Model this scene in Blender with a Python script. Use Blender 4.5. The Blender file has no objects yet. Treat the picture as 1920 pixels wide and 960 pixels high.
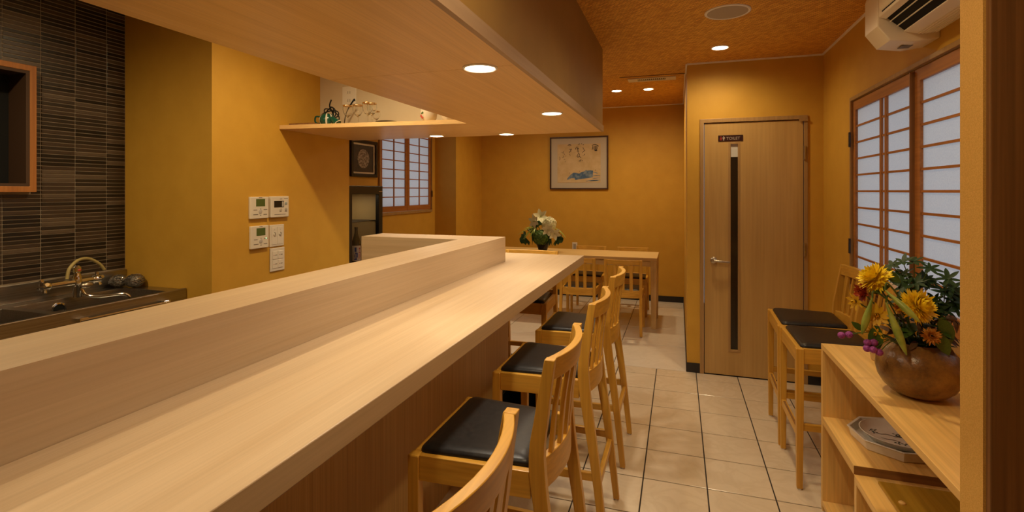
import bpy, math, random
from mathutils import Vector, Matrix
random.seed(7)
PI = math.pi
S = bpy.context.scene
COL = S.collection

# ------------------------------------------------------------------ camera, world, exposure
EYE = 1.437
cam_d = bpy.data.cameras.new('camera')
cam_d.sensor_width = 36.0
cam_d.lens = 36.0 * 954.8 / 1920.0
cam_d.shift_y = -(480 - 357.8) / 1920.0
cam_d.clip_start = 0.02
cam = bpy.data.objects.new('camera', cam_d)
COL.objects.link(cam)
cam.location = (0, 0, EYE)
cam.rotation_euler = (PI / 2, 0, 0.316066)
S.camera = cam

W = bpy.data.worlds.new('daylight'); S.world = W
W.use_nodes = True
_bg = W.node_tree.nodes['Background']
_bg.inputs[0].default_value = (0.88, 0.93, 1.0, 1)      # overcast daylight behind the paper screens
_bg.inputs[1].default_value = 0.66
S.view_settings.view_transform = 'Standard'
S.view_settings.look = 'None'
S.view_settings.exposure = 0.0
S.view_settings.gamma = 1.0
S.view_settings.use_curve_mapping = False
S.cycles.max_bounces = 10
S.cycles.diffuse_bounces = 6
S.cycles.sample_clamp_indirect = 6.0

WARM, SOFT = (1.0, 0.76, 0.43), (1.0, 0.86, 0.66)
P_SOFFIT, P_CEIL, P_DINE, P_KITCH = 32.0, 48.0, 44.0, 40.0

# ------------------------------------------------------------------ materials
MATS = {}
def _new(name):
    m = bpy.data.materials.new(name); m.use_nodes = True
    MATS[name] = m
    nt = m.node_tree
    return m, nt, nt.nodes['Principled BSDF']
def N(nt, t, **kw):
    n = nt.nodes.new(t)
    for k, v in kw.items(): setattr(n, k, v)
    return n
def plain(name, c, rough=0.5, metal=0.0, **kw):
    m, nt, b = _new(name)
    b.inputs['Base Color'].default_value = (*c, 1)
    b.inputs['Roughness'].default_value = rough
    b.inputs['Metallic'].default_value = metal
    for k, v in kw.items():
        b.inputs[k].default_value = v
    return m
def ramp(nt, stops):
    r = N(nt, 'ShaderNodeValToRGB')
    e = r.color_ramp.elements
    while len(e) < len(stops): e.new(0.5)
    for el, (p, c) in zip(e, stops):
        el.position = p; el.color = (*c, 1)
    return r
def coords(nt, scale, rnd=True, rot=(0, 0, 0), which='Object'):
    tc = N(nt, 'ShaderNodeTexCoord')
    mp = N(nt, 'ShaderNodeMapping')
    mp.inputs['Scale'].default_value = scale
    mp.inputs['Rotation'].default_value = rot
    if rnd:
        oi = N(nt, 'ShaderNodeObjectInfo')
        ml = N(nt, 'ShaderNodeMath', operation='MULTIPLY'); ml.inputs[1].default_value = 37.0
        nt.links.new(oi.outputs['Random'], ml.inputs[0])
        ad = N(nt, 'ShaderNodeVectorMath', operation='ADD')
        nt.links.new(tc.outputs[which], ad.inputs[0]); nt.links.new(ml.outputs[0], ad.inputs[1])
        nt.links.new(ad.outputs[0], mp.inputs[0])
    else:
        nt.links.new(tc.outputs[which], mp.inputs[0])
    return mp
def wood(name, light, dark, axis=2, rough=0.42, ring=9.0, fine=90.0, strength=0.25, along=0.55, bump=0.06):
    """straight-grained wood; axis = direction of the grain"""
    m, nt, b = _new(name)
    sc = [ring] * 3; sc[axis] = along
    mp = coords(nt, sc)
    no = N(nt, 'ShaderNodeTexNoise'); no.inputs['Scale'].default_value = 1.6
    no.inputs['Detail'].default_value = 5; no.inputs['Distortion'].default_value = 0.7
    nt.links.new(mp.outputs[0], no.inputs['Vector'])
    rp = ramp(nt, [(0.28, dark), (0.72, light)])
    nt.links.new(no.outputs['Fac'], rp.inputs[0])
    sc2 = [fine] * 3; sc2[axis] = 2.0
    mp2 = coords(nt, sc2)
    no2 = N(nt, 'ShaderNodeTexNoise'); no2.inputs['Scale'].default_value = 1.0; no2.inputs['Detail'].default_value = 3
    nt.links.new(mp2.outputs[0], no2.inputs['Vector'])
    rp2 = ramp(nt, [(0.3, (1 - strength,) * 3), (0.65, (1.0, 1.0, 1.0))])
    nt.links.new(no2.outputs['Fac'], rp2.inputs[0])
    mx = N(nt, 'ShaderNodeMix', data_type='RGBA', blend_type='MULTIPLY'); mx.inputs[0].default_value = 1.0
    nt.links.new(rp.outputs[0], mx.inputs[6]); nt.links.new(rp2.outputs[0], mx.inputs[7])
    nt.links.new(mx.outputs[2], b.inputs['Base Color'])
    b.inputs['Roughness'].default_value = rough
    bp = N(nt, 'ShaderNodeBump'); bp.inputs['Strength'].default_value = bump; bp.inputs['Distance'].default_value = 0.002
    nt.links.new(no2.outputs['Fac'], bp.inputs['Height']); nt.links.new(bp.outputs[0], b.inputs['Normal'])
    return m
def noisy(name, a, c, scale=20.0, rough=0.6, detail=4, bump=0.0, bscale=None, stops=(0.35, 0.65), metal=0.0, rnd=False, dist=0.002, scl=(1, 1, 1), **kw):
    m, nt, b = _new(name)
    mp = coords(nt, scl, rnd)
    no = N(nt, 'ShaderNodeTexNoise'); no.inputs['Scale'].default_value = scale; no.inputs['Detail'].default_value = detail
    nt.links.new(mp.outputs[0], no.inputs['Vector'])
    rp = ramp(nt, [(stops[0], a), (stops[1], c)])
    nt.links.new(no.outputs['Fac'], rp.inputs[0])
    nt.links.new(rp.outputs[0], b.inputs['Base Color'])
    b.inputs['Roughness'].default_value = rough; b.inputs['Metallic'].default_value = metal
    for k, v in kw.items(): b.inputs[k].default_value = v
    if bump:
        n2 = N(nt, 'ShaderNodeTexNoise'); n2.inputs['Scale'].default_value = bscale or scale * 4; n2.inputs['Detail'].default_value = 3
        nt.links.new(mp.outputs[0], n2.inputs['Vector'])
        bp = N(nt, 'ShaderNodeBump'); bp.inputs['Strength'].default_value = bump; bp.inputs['Distance'].default_value = dist
        nt.links.new(n2.outputs['Fac'], bp.inputs['Height']); nt.links.new(bp.outputs[0], b.inputs['Normal'])
    return m

def wallpaper(name, c, dark):
    """woven ochre wall cloth: broad faint blotches, fine thread relief"""
    m, nt, b = _new(name)
    mp = coords(nt, (1, 1, 1), False)
    no = N(nt, 'ShaderNodeTexNoise'); no.inputs['Scale'].default_value = 7.0; no.inputs['Detail'].default_value = 6
    nt.links.new(mp.outputs[0], no.inputs['Vector'])
    rp = ramp(nt, [(0.25, dark), (0.75, c)])
    nt.links.new(no.outputs['Fac'], rp.inputs[0])
    nt.links.new(rp.outputs[0], b.inputs['Base Color'])
    b.inputs['Roughness'].default_value = 0.62
    mh = coords(nt, (25, 25, 420), False); mv = coords(nt, (420, 420, 25), False)
    h = N(nt, 'ShaderNodeTexNoise'); h.inputs['Scale'].default_value = 1.0
    v = N(nt, 'ShaderNodeTexNoise'); v.inputs['Scale'].default_value = 1.0
    nt.links.new(mh.outputs[0], h.inputs['Vector']); nt.links.new(mv.outputs[0], v.inputs['Vector'])
    ad = N(nt, 'ShaderNodeMath', operation='ADD')
    nt.links.new(h.outputs['Fac'], ad.inputs[0]); nt.links.new(v.outputs['Fac'], ad.inputs[1])
    bp = N(nt, 'ShaderNodeBump'); bp.inputs['Strength'].default_value = 0.12; bp.inputs['Distance'].default_value = 0.002
    nt.links.new(ad.outputs[0], bp.inputs['Height']); nt.links.new(bp.outputs[0], b.inputs['Normal'])
    return m
def weave(name):
    """ajiro style plaited ceiling sheet"""
    m, nt, b = _new(name)
    mp = coords(nt, (1, 1, 1), False, rot=(0, 0, math.radians(38)))
    br = N(nt, 'ShaderNodeTexBrick')
    br.offset = 0.5
    br.inputs['Scale'].default_value = 1.0
    br.inputs['Brick Width'].default_value = 0.034
    br.inputs['Row Height'].default_value = 0.0125
    br.inputs['Mortar Size'].default_value = 0.0018
    br.inputs['Mortar Smooth'].default_value = 0.6
    br.inputs['Color1'].default_value = (0.95, 0.52, 0.075, 1)
    br.inputs['Color2'].default_value = (0.66, 0.28, 0.03, 1)
    br.inputs['Mortar'].default_value = (0.30, 0.12, 0.022, 1)
    nt.links.new(mp.outputs[0], br.inputs['Vector'])
    nt.links.new(br.outputs['Color'], b.inputs['Base Color'])
    b.inputs['Roughness'].default_value = 0.55
    bp = N(nt, 'ShaderNodeBump'); bp.inputs['Strength'].default_value = 0.5; bp.inputs['Distance'].default_value = 0.004
    bp.invert = True
    nt.links.new(br.outputs['Fac'], bp.inputs['Height']); nt.links.new(bp.outputs[0], b.inputs['Normal'])
    return m
def marble(name, base, vein, rough):
    m, nt, b = _new(name)
    mp = coords(nt, (1, 1, 1), True)
    no = N(nt, 'ShaderNodeTexNoise'); no.inputs['Scale'].default_value = 5.0; no.inputs['Detail'].default_value = 8; no.inputs['Distortion'].default_value = 1.6
    nt.links.new(mp.outputs[0], no.inputs['Vector'])
    rp = ramp(nt, [(0.35, base), (0.47, vein), (0.60, base), (0.85, tuple(x * 0.93 for x in base))])
    nt.links.new(no.outputs['Fac'], rp.inputs[0])
    nt.links.new(rp.outputs[0], b.inputs['Base Color'])
    b.inputs['Roughness'].default_value = rough
    n2 = N(nt, 'ShaderNodeTexNoise'); n2.inputs['Scale'].default_value = 9.0
    nt.links.new(mp.outputs[0], n2.inputs['Vector'])
    bp = N(nt, 'ShaderNodeBump'); bp.inputs['Strength'].default_value = 0.05; bp.inputs['Distance'].default_value = 0.01
    nt.links.new(n2.outputs['Fac'], bp.inputs['Height']); nt.links.new(bp.outputs[0], b.inputs['Normal'])
    return m
def emit(name, c, s):
    m, nt, b = _new(name)
    b.inputs['Base Color'].default_value = (*c, 1)
    b.inputs['Emission Color'].default_value = (*c, 1)
    b.inputs['Emission Strength'].default_value = s
    return m
def paper(name):
    m, nt, b = _new(name)
    out = nt.nodes['Material Output']
    tr = N(nt, 'ShaderNodeBsdfTranslucent'); tr.inputs[0].default_value = (0.86, 0.87, 0.88, 1)
    df = N(nt, 'ShaderNodeBsdfDiffuse'); df.inputs[0].default_value = (0.70, 0.70, 0.68, 1)
    mp = coords(nt, (1, 1, 1), False)
    no = N(nt, 'ShaderNodeTexNoise'); no.inputs['Scale'].default_value = 160.0; no.inputs['Detail'].default_value = 4
    nt.links.new(mp.outputs[0], no.inputs['Vector'])
    rp = ramp(nt, [(0.3, (0.78, 0.80, 0.84)), (0.7, (0.90, 0.91, 0.92))])
    nt.links.new(no.outputs['Fac'], rp.inputs[0]); nt.links.new(rp.outputs[0], tr.inputs[0])
    mx = N(nt, 'ShaderNodeMixShader'); mx.inputs[0].default_value = 0.22
    nt.links.new(tr.outputs[0], mx.inputs[1]); nt.links.new(df.outputs[0], mx.inputs[2])
    nt.links.new(mx.outputs[0], out.inputs[0])
    return m
def glass(name, c=(1, 1, 1), rough=0.0, ior=1.45, w=1.0):
    return plain(name, c, rough, **{'Transmission Weight': w, 'IOR': ior})

WALLC, WALLD = (0.62, 0.350, 0.040), (0.565, 0.312, 0.032)
M_wall = wallpaper('ochre_wallcloth', WALLC, WALLD)
M_cream = wallpaper('cream_wallcloth', (0.66, 0.56, 0.40), (0.62, 0.52, 0.365))
M_ceil = weave('plaited_ceiling')
M_white = plain('white_trim', (0.86, 0.83, 0.76), 0.45)
M_base = plain('black_baseboard', (0.016, 0.014, 0.016), 0.35)
M_grout = plain('dark_grout', (0.022, 0.016, 0.012), 0.9)
M_tile = marble('beige_marble_tile', (0.65, 0.545, 0.405), (0.60, 0.495, 0.36), 0.18)
M_tile2 = marble('pale_polished_tile', (0.70, 0.64, 0.55), (0.67, 0.61, 0.52), 0.12)
HIN_L, HIN_D = (0.575, 0.43, 0.270), (0.51, 0.365, 0.215)
M_hin = {a: wood('hinoki_' + 'xyz'[a], HIN_L, HIN_D, a, rough=0.40, strength=0.10, ring=14, along=0.3, fine=160) for a in (0, 1, 2)}
M_ven = {a: wood('veneer_' + 'xyz'[a], (0.88, 0.60, 0.285), (0.78, 0.505, 0.215), a, rough=0.33, strength=0.14, ring=16, along=0.3, fine=190) for a in (0, 1, 2)}
M_panel = wood('counter_panel', (0.66, 0.42, 0.15), (0.55, 0.33, 0.10), 2, rough=0.45, strength=0.22, ring=30, along=0.5, fine=220)
OAK_L, OAK_D = (0.72, 0.40, 0.060), (0.60, 0.30, 0.036)
M_oak = {a: wood('honey_oak_' + 'xyz'[a], OAK_L, OAK_D, a, rough=0.33, strength=0.2, ring=16, along=0.8) for a in (0, 1, 2)}
M_tbl = {a: wood('pale_oak_' + 'xyz'[a], (0.70, 0.49, 0.22), (0.61, 0.405, 0.165), a, rough=0.38, strength=0.15, ring=12, along=0.5) for a in (0, 1, 2)}
M_ced = {a: wood('cedar_' + 'xyz'[a], (0.46, 0.185, 0.045), (0.37, 0.135, 0.03), a, rough=0.5, strength=0.2, ring=20, along=0.8) for a in (0, 1, 2)}
M_maple = wood('maple_door', (0.555, 0.355, 0.128), (0.47, 0.285, 0.092), 2, rough=0.42, strength=0.10, ring=6, along=0.5, fine=70)
M_frame = wood('door_casing', (0.44, 0.27, 0.105), (0.37, 0.215, 0.08), 2, rough=0.45, strength=0.15, ring=20)
M_pine = {a: wood('pine_' + 'xyz'[a], (0.86, 0.56, 0.19), (0.73, 0.43, 0.115), a, rough=0.42, strength=0.20, ring=22, along=0.45, fine=70) for a in (0, 1, 2)}
M_darkwood = wood('dark_post', (0.30, 0.14, 0.045), (0.20, 0.085, 0.026), 2, rough=0.5, strength=0.3, ring=40, fine=150)
M_gold = wood('lacquered_board', (0.50, 0.30, 0.035), (0.42, 0.235, 0.022), 1, rough=0.25, strength=0.2, ring=8)
M_leather = noisy('black_leather', (0.010, 0.009, 0.009), (0.018, 0.016, 0.015), 60, 0.36, bump=0.12, bscale=420, dist=0.001, **{'Specular IOR Level': 0.32})
M_black = plain('black_plastic', (0.010, 0.010, 0.011), 0.3)
M_void = plain('matte_black', (0.003, 0.003, 0.003), 0.9)
M_steel = noisy('brushed_steel', (0.34, 0.32, 0.30), (0.46, 0.44, 0.41), 3, 0.28, metal=1.0, scl=(60, 1, 60))
M_chrome = plain('chrome', (0.75, 0.74, 0.72), 0.08, 1.0)
M_satin = plain('satin_metal', (0.52, 0.46, 0.38), 0.32, 1.0)
M_plast = plain('ivory_plastic', (0.72, 0.67, 0.58), 0.42)
M_ac = plain('aged_white_plastic', (0.86, 0.76, 0.56), 0.38)
M_lcd = plain('green_lcd', (0.085, 0.13, 0.035), 0.25)
M_ink = plain('grey_print', (0.20, 0.17, 0.14), 0.6)
M_redink = plain('red_print', (0.45, 0.06, 0.03), 0.6)
M_lens = emit('lamp_lens', (1.0, 0.86, 0.62), 14.0)
M_paper = paper('shoji_paper')
M_glass = glass('clear_glass')
M_pane = plain('pane_glass', (1, 1, 1), 0.02, **{'Transmission Weight': 1.0, 'IOR': 1.08})
M_mosaic = [noisy('mosaic_' + str(i), tuple(x * 0.85 for x in c), c, 25, r, rnd=True) for i, (c, r) in enumerate([
    ((0.050, 0.033, 0.023), 0.32), ((0.011, 0.009, 0.008), 0.28), ((0.10, 0.072, 0.050), 0.36), ((0.025, 0.018, 0.013), 0.32)])]
M_mgrout = plain('mosaic_grout', (0.38, 0.32, 0.24), 0.85)

# ------------------------------------------------------------------ mesh building
class MB:
    def __init__(s): s.v = []; s.f = []
    def add(s, vs, fs):
        o = len(s.v); s.v += [tuple(p) for p in vs]; s.f += [tuple(i + o for i in q) for q in fs]; return s
    def box(s, x0, y0, z0, x1, y1, z1):
        x0, x1 = sorted((x0, x1)); y0, y1 = sorted((y0, y1)); z0, z1 = sorted((z0, z1))
        return s.add([(x0, y0, z0), (x1, y0, z0), (x1, y1, z0), (x0, y1, z0), (x0, y0, z1), (x1, y0, z1), (x1, y1, z1), (x0, y1, z1)],
                     [(3, 2, 1, 0), (4, 5, 6, 7), (0, 1, 5, 4), (1, 2, 6, 5), (2, 3, 7, 6), (3, 0, 4, 7)])
    def rings(s, rs, cap0=True, cap1=True, loop=False):
        n = len(rs[0]); vs = [p for r in rs for p in r]; fs = []
        m = len(rs)
        for i in range(m if loop else m - 1):
            a, b = i * n, ((i + 1) % m) * n
            for j in range(n):
                k = (j + 1) % n
                fs.append((a + j, a + k, b + k, b + j))
        if not loop:
            if cap0: fs.append(tuple(range(n - 1, -1, -1)))
            if cap1: fs.append(tuple((m - 1) * n + j for j in range(n)))
        return s.add(vs, fs)
    def tube(s, pts, r, n=8, closed=False):
        pts = [Vector(p) for p in pts]; m = len(pts)
        rr = r if isinstance(r, (list, tuple)) else [r] * m
        rs = []; up = None
        for i, p in enumerate(pts):
            if closed: t = pts[(i + 1) % m] - pts[i - 1]
            else: t = pts[min(i + 1, m - 1)] - pts[max(i - 1, 0)]
            t.normalize()
            if up is None:
                up = Vector((0, 0, 1)) if abs(t.z) < 0.9 else Vector((1, 0, 0))
            u = t.cross(up)
            if u.length < 1e-5: u = t.orthogonal()
            u.normalize(); w = u.cross(t); up = w
            rs.append([p + (u * math.cos(2 * PI * k / n) + w * math.sin(2 * PI * k / n)) * rr[i] for k in range(n)])
        return s.rings(rs, loop=closed)
    def lathe(s, prof, n=24, c=(0, 0, 0), cap0=True, cap1=True, ax=2):
        rs = []
        for r, z in prof:
            ring = []
            for k in range(n):
                a = 2 * PI * k / n
                q = [r * math.cos(a), r * math.sin(a), z]
                if ax == 0: q = [z, q[0], q[1]]
                elif ax == 1: q = [q[1], z, q[0]]
                ring.append((q[0] + c[0], q[1] + c[1], q[2] + c[2]))
            rs.append(ring)
        return s.rings(rs, cap0, cap1)
    def ell(s, c, r, n=14, m=8):
        if not isinstance(r, (tuple, list)): r = (r, r, r)
        rs = []
        for i in range(m + 1):
            t = -PI / 2 + PI * i / m
            q = max(math.cos(t), 0.02)
            rs.append([(c[0] + r[0] * q * math.cos(2 * PI * k / n), c[1] + r[1] * q * math.sin(2 * PI * k / n), c[2] + r[2] * math.sin(t)) for k in range(n)])
        return s.rings(rs)
    def prism(s, poly, a, b, ax=2):
        """poly in the plane across ax, extruded from a to b"""
        def P(u, v, w):
            return {2: (u, v, w), 1: (u, w, v), 0: (w, u, v)}[ax]
        return s.rings([[P(u, v, a) for u, v in poly], [P(u, v, b) for u, v in poly]])
    def sweep(s, path, prof):
        """prof(i, p) -> ring at each path point"""
        return s.rings([prof(i, p) for i, p in enumerate(path)])
    def slab(s, us, vs, holes, t0, t1, ax):
        """flat slab cut on a grid with cells left open; welded"""
        def P(u, v, w):
            return {2: (u, v, w), 1: (u, w, v), 0: (w, u, v)}[ax]
        idx = {}
        def vid(i, j, k):
            if (i, j, k) not in idx:
                idx[(i, j, k)] = len(idx)
            return idx[(i, j, k)]
        nu, nv = len(us) - 1, len(vs) - 1
        full = lambda i, j: 0 <= i < nu and 0 <= j < nv and (i, j) not in holes
        fs = []
        for i in range(nu):
            for j in range(nv):
                if not full(i, j): continue
                fs.append((vid(i, j, 0), vid(i, j + 1, 0), vid(i + 1, j + 1, 0), vid(i + 1, j, 0)))
                fs.append((vid(i, j, 1), vid(i + 1, j, 1), vid(i + 1, j + 1, 1), vid(i, j + 1, 1)))
                for di, dj, a, b in ((-1, 0, (i, j), (i, j + 1)), (1, 0, (i + 1, j), (i + 1, j + 1)), (0, -1, (i, j), (i + 1, j)), (0, 1, (i, j + 1), (i + 1, j + 1))):
                    if not full(i + di, j + dj):
                        fs.append((vid(*a, 0), vid(*b, 0), vid(*b, 1), vid(*a, 1)))
        vsx = [None] * len(idx)
        for (i, j, k), q in idx.items(): vsx[q] = P(us[i], vs[j], (t0, t1)[k])
        return s.add(vsx, fs)
    def mesh(s, name, mat, smooth=False, ang=40):
        me = bpy.data.meshes.new(name)
        me.from_pydata(s.v, [], s.f)
        import bmesh
        bm = bmesh.new(); bm.from_mesh(me); bmesh.ops.recalc_face_normals(bm, faces=bm.faces); bm.to_mesh(me); bm.free()
        if mat: me.materials.append(mat)
        if smooth:
            for p in me.polygons: p.use_smooth = True
            me.set_sharp_from_angle(angle=math.radians(ang))
        return me
    def build(s, name, mat, parent=None, smooth=False, bevel=0.0, seg=2, loc=None, rot=None, ang=40):
        o = bpy.data.objects.new(name, s.mesh(name, mat, smooth, ang))
        COL.objects.link(o)
        if parent: o.parent = parent
        if loc: o.location = loc
        if rot: o.rotation_euler = rot
        if bevel:
            md = o.modifiers.new('bevel', 'BEVEL'); md.width = bevel; md.segments = seg; md.limit_method = 'ANGLE'; md.angle_limit = math.radians(50)
            md.harden_normals = False
        return o
def tag(o, label=None, cat=None, group=None, kind=None):
    if label: o['label'] = label
    if cat: o['category'] = cat
    if group: o['group'] = group
    if kind: o['kind'] = kind
    return o
def thing(name, label, cat, loc=(0, 0, 0), rz=0.0, group=None):
    o = bpy.data.objects.new(name, None); COL.objects.link(o)
    o.empty_display_size = 0.05
    o.location = loc; o.rotation_euler = (0, 0, rz)
    return tag(o, label, cat, group)
def struct(name, mb, mat, label=None, cat=None, **kw):
    o = mb.build(name, mat, **kw)
    return tag(o, label, cat, kind='structure')
def copy_tree(o, parent=None):
    c = o.copy(); COL.objects.link(c)
    if parent: c.parent = parent
    for ch in list(o.children): copy_tree(ch, c)
    return c
def B(x0, y0, z0, x1, y1, z1): return MB().box(x0, y0, z0, x1, y1, z1)
def cat(p, n=5):
    """catmull-rom through the points"""
    p = [Vector(q) for q in p]; out = []
    for i in range(len(p) - 1):
        a, b, c, d = p[max(i - 1, 0)], p[i], p[i + 1], p[min(i + 2, len(p) - 1)]
        for k in range(n):
            t = k / n
            out.append(0.5 * ((2 * b) + (c - a) * t + (2 * a - 5 * b + 4 * c - d) * t * t + (3 * b - 3 * c + d - a) * t ** 3))
    out.append(p[-1])
    return out

# ------------------------------------------------------------------ room measures
XR = 1.015            # right wall
XT = 0.065            # side of the toilet block
YT = 4.28             # toilet front wall
YB = 6.89             # back wall
ZC, ZC2 = 2.447, 2.557
YSEAM = 4.61
XL = -3.31            # kitchen tile wall
XP = -2.60            # wall with the controllers
YP0, YP1 = 2.29, 3.60
XS = -3.02            # wall with the far paper screen
XB = -2.72
YN = 6.00
YF = -1.3             # wall behind the camera

# ------------------------------------------------------------------ floor
fl = struct('floor', B(XL - 0.1, YF - 0.1, -0.12, XR + 0.1, YB + 0.1, -0.004), M_grout,
            'tiled floor of beige and pale stone tiles with dark joints', 'floor')
GX, GY, G = -0.168, 2.628, 0.3
def tile_mesh(w, d, mat, name):
    mb = MB(); e = 0.0015
    mb.rings([[(0, 0, -0.0045), (w, 0, -0.0045), (w, d, -0.0045), (0, d, -0.0045)],
              [(0, 0, -0.001), (w, 0, -0.001), (w, d, -0.001), (0, d, -0.001)],
              [(e, e, 0), (w - e, e, 0), (w - e, d - e, 0), (e, d - e, 0)]])
    return mb.mesh(name, mat)
tcache = {}
def floor_tile(x0, y0, x1, y1, mat, j=0.0030):
    k = (round(x1 - x0, 3), round(y1 - y0, 3), mat.name)
    if k not in tcache: tcache[k] = tile_mesh(x1 - x0 - 2 * j, y1 - y0 - 2 * j, mat, 'floor_tile')
    o = bpy.data.objects.new('floor_tile', tcache[k]); COL.objects.link(o); o.parent = fl
    o.location = (x0 + j, y0 + j, 0)
xs = [-1.05] + [GX + G * i for i in range(-2, 4)] + [XR]
ys = [GY + G * j for j in range(-8, 6)] + [YT - 0.002]
for i in range(len(xs) - 1):
    for j in range(len(ys) - 1):
        floor_tile(xs[i], ys[j], xs[i + 1], ys[j + 1], M_tile)
xs2 = [XS] + [-0.515 - 0.6 * i for i in (3, 2, 1, 0)] + [XT]
ys2 = [YT - 0.002, 4.934, 5.54, 6.14, 6.74, YB]
for i in range(len(xs2) - 1):
    for j in range(len(ys2) - 1):
        floor_tile(xs2[i], ys2[j], xs2[i + 1], ys2[j + 1], M_tile2, 0.0024)

# ------------------------------------------------------------------ ceiling and walls
ZK = 2.565            # the kitchen ceiling sits a little higher
struct('ceiling_kitchen', B(XL - 0.1, YF - 0.1, ZK, -1.2625, 3.2395, ZK + 0.04), M_white, 'plain pale ceiling over the kitchen', 'ceiling')
struct('ceiling', MB().slab([XL - 0.1, -1.262, XR + 0.1], [YF - 0.1, 3.24, YSEAM], {(0, 0)}, ZC, ZC + 0.16, 2), M_ceil, 'orange-brown plaited ceiling over the aisle', 'ceiling')
struct('ceiling_dining', B(XL - 0.1, YSEAM, ZC2, XR + 0.1, YB + 0.1, ZC2 + 0.05), M_ceil, 'raised plaited ceiling over the dining table', 'ceiling')
# right wall with the window opening
WY0, WY1, WZ0, WZ1 = 1.88, 3.605, 0.866, 1.985
struct('wall_right', MB().slab([YF - 0.1, WY0, WY1, YT + 0.1], [-0.1, WZ0, WZ1, ZC + 0.02], {(1, 1)}, XR, XR + 0.1, 0), M_wall,
       'ochre wall on the right with the large paper screen window', 'wall')
# toilet front wall with the door opening
DX0, DX1, DZ1 = 0.160, 0.912, 2.0
struct('wall_toilet', MB().slab([XT, DX0, DX1, XR + 0.1], [-0.1, DZ1, ZC + 0.02], {(1, 0)}, YT, YT + 0.1, 1), M_wall,
       'ochre wall around the toilet door', 'wall')
struct('wall_toilet_side', B(XT, YT + 0.1, -0.1, XT + 0.1, YB, ZC2 + 0.02), M_wall, 'ochre side wall of the toilet block facing the dining table', 'wall')
struct('wall_back', B(XB - 0.1, YB, -0.1, XT + 0.1, YB + 0.1, ZC2 + 0.02), M_wall, 'ochre back wall with the framed calligraphy', 'wall')
struct('wall_left_far', B(XB - 0.35, YN, -0.1, XB, YB + 0.1, ZC2 + 0.02), M_wall, 'ochre pier in the far left corner of the dining area', 'wall')
SY0, SY1, SZ0, SZ1 = 4.70, 5.875, 1.20, 2.25
struct('wall_left', MB().slab([YP1 - 0.2, SY0, SY1, YN], [-0.1, SZ0, SZ1, ZC2 + 0.02], {(1, 1)}, XS - 0.1, XS, 0), M_wall,
       'ochre left wall with the small paper screen window', 'wall')
struct('wall_left_panel', B(XL - 0.1, YP0, -0.1, XP, YP1, ZK + 0.02), M_wall, 'ochre wall carrying the white controllers beside the kitchen', 'wall')
struct('wall_entrance', B(XL - 0.1, YF - 0.1, -0.1, XR + 0.1, YF, ZK + 0.02), M_wall, 'ochre wall behind the viewer', 'wall')
# partition end at the right edge of the picture
struct('wall_partition', B(0.558, 1.216, -0.1, XR, 1.30, ZC + 0.02), noisy('speckled_wall', (0.66, 0.37, 0.075), (0.76, 0.45, 0.11), 420, 0.7, stops=(0.42, 0.6), bump=0.2, bscale=300),
       'speckled beige partition end at the right edge', 'wall')
struct('trim_1', B(0.562, 1.200, -0.003, XR, 1.2155, ZC - 0.001), M_darkwood, 'dark brown wooden post at the right edge', 'post', bevel=0.002)
# ceiling beading
cb = 0.012
struct('trim_2', B(XT, YT - cb, ZC - cb, XR - cb, YT - 0.0005, ZC - 0.0005), M_white)
struct('trim_3', B(XR - cb, 1.302, ZC - cb, XR - 0.0005, YT - 0.0005, ZC - 0.0005), M_white)
struct('trim_4', B(XB, YB - cb, ZC2 - cb, XT - 0.001, YB - 0.0005, ZC2 - 0.0005), M_white)
struct('trim_5', B(XT - cb, YT, ZC - cb, XT - 0.0005, YSEAM, ZC - 0.0005), M_white)
struct('trim_6', B(XT - cb, YSEAM, ZC2 - cb, XT - 0.0005, YB - 0.013, ZC2 - 0.0005), M_white)
struct('trim_7', B(-0.50, YSEAM - 0.004, ZC - 0.005, XT - 0.001, YSEAM + 0.006, ZC + 0.006), M_darkwood)
# baseboards
bh = 0.075
struct('baseboard_back', B(XB, YB - 0.008, 0.0005, XT - 0.001, YB - 0.0005, bh), M_base)
struct('baseboard_toilet_left', B(XT - 0.004, YT - 0.008, 0.0005, DX0 - 0.001, YT - 0.0005, bh), M_base)
struct('baseboard_toilet_right', B(DX1 + 0.001, YT - 0.008, 0.0005, XR - 0.001, YT - 0.0005, bh), M_base)
struct('baseboard_right', B(XR - 0.008, 1.302, 0.0005, XR - 0.0005, YT - 0.009, bh), M_base)
struct('baseboard_toilet_side', B(XT - 0.008, YT, 0.0005, XT - 0.0005, YB - 0.009, bh), M_base)

# kitchen wall, mosaic
NY0, NY1, NZ0, NZ1 = 1.15, 1.765, 1.46, 2.07     # cupboard opening
wk = struct('wall_kitchen', MB().slab([YF - 0.1, NY0, NY1, YP0 + 0.1], [-0.1, NZ0, NZ1, ZK + 0.02], {(1, 1)}, XL - 0.1, XL, 0), M_mgrout,
            'kitchen wall of narrow dark brown mosaic tiles with pale joints', 'wall')
cols = [0.005, 0.172, 0.339, 0.506, 0.673, 0.840, 1.007, 1.174, 1.341, 1.508, 1.675, 1.842, 2.009, 2.178, 2.287]
PZ = 0.0222
mcache = {}
rest = MB()
def mos(w, i):
    k = (round(w, 3), i)
    if k not in mcache:
        mb = MB(); hh = PZ - 0.0042; e = 0.001
        mb.rings([[(0, 0, 0), (0, w, 0), (0, w, hh), (0, 0, hh)], [(0.003, 0, 0), (0.003, w, 0), (0.003, w, hh), (0.003, 0, hh)], [(0.004, e, e), (0.004, w - e, e), (0.004, w - e, hh - e), (0.004, e, hh - e)]])
        mcache[k] = mb.mesh('mosaic_tile', M_mosaic[i])
    return mcache[k]
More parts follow.
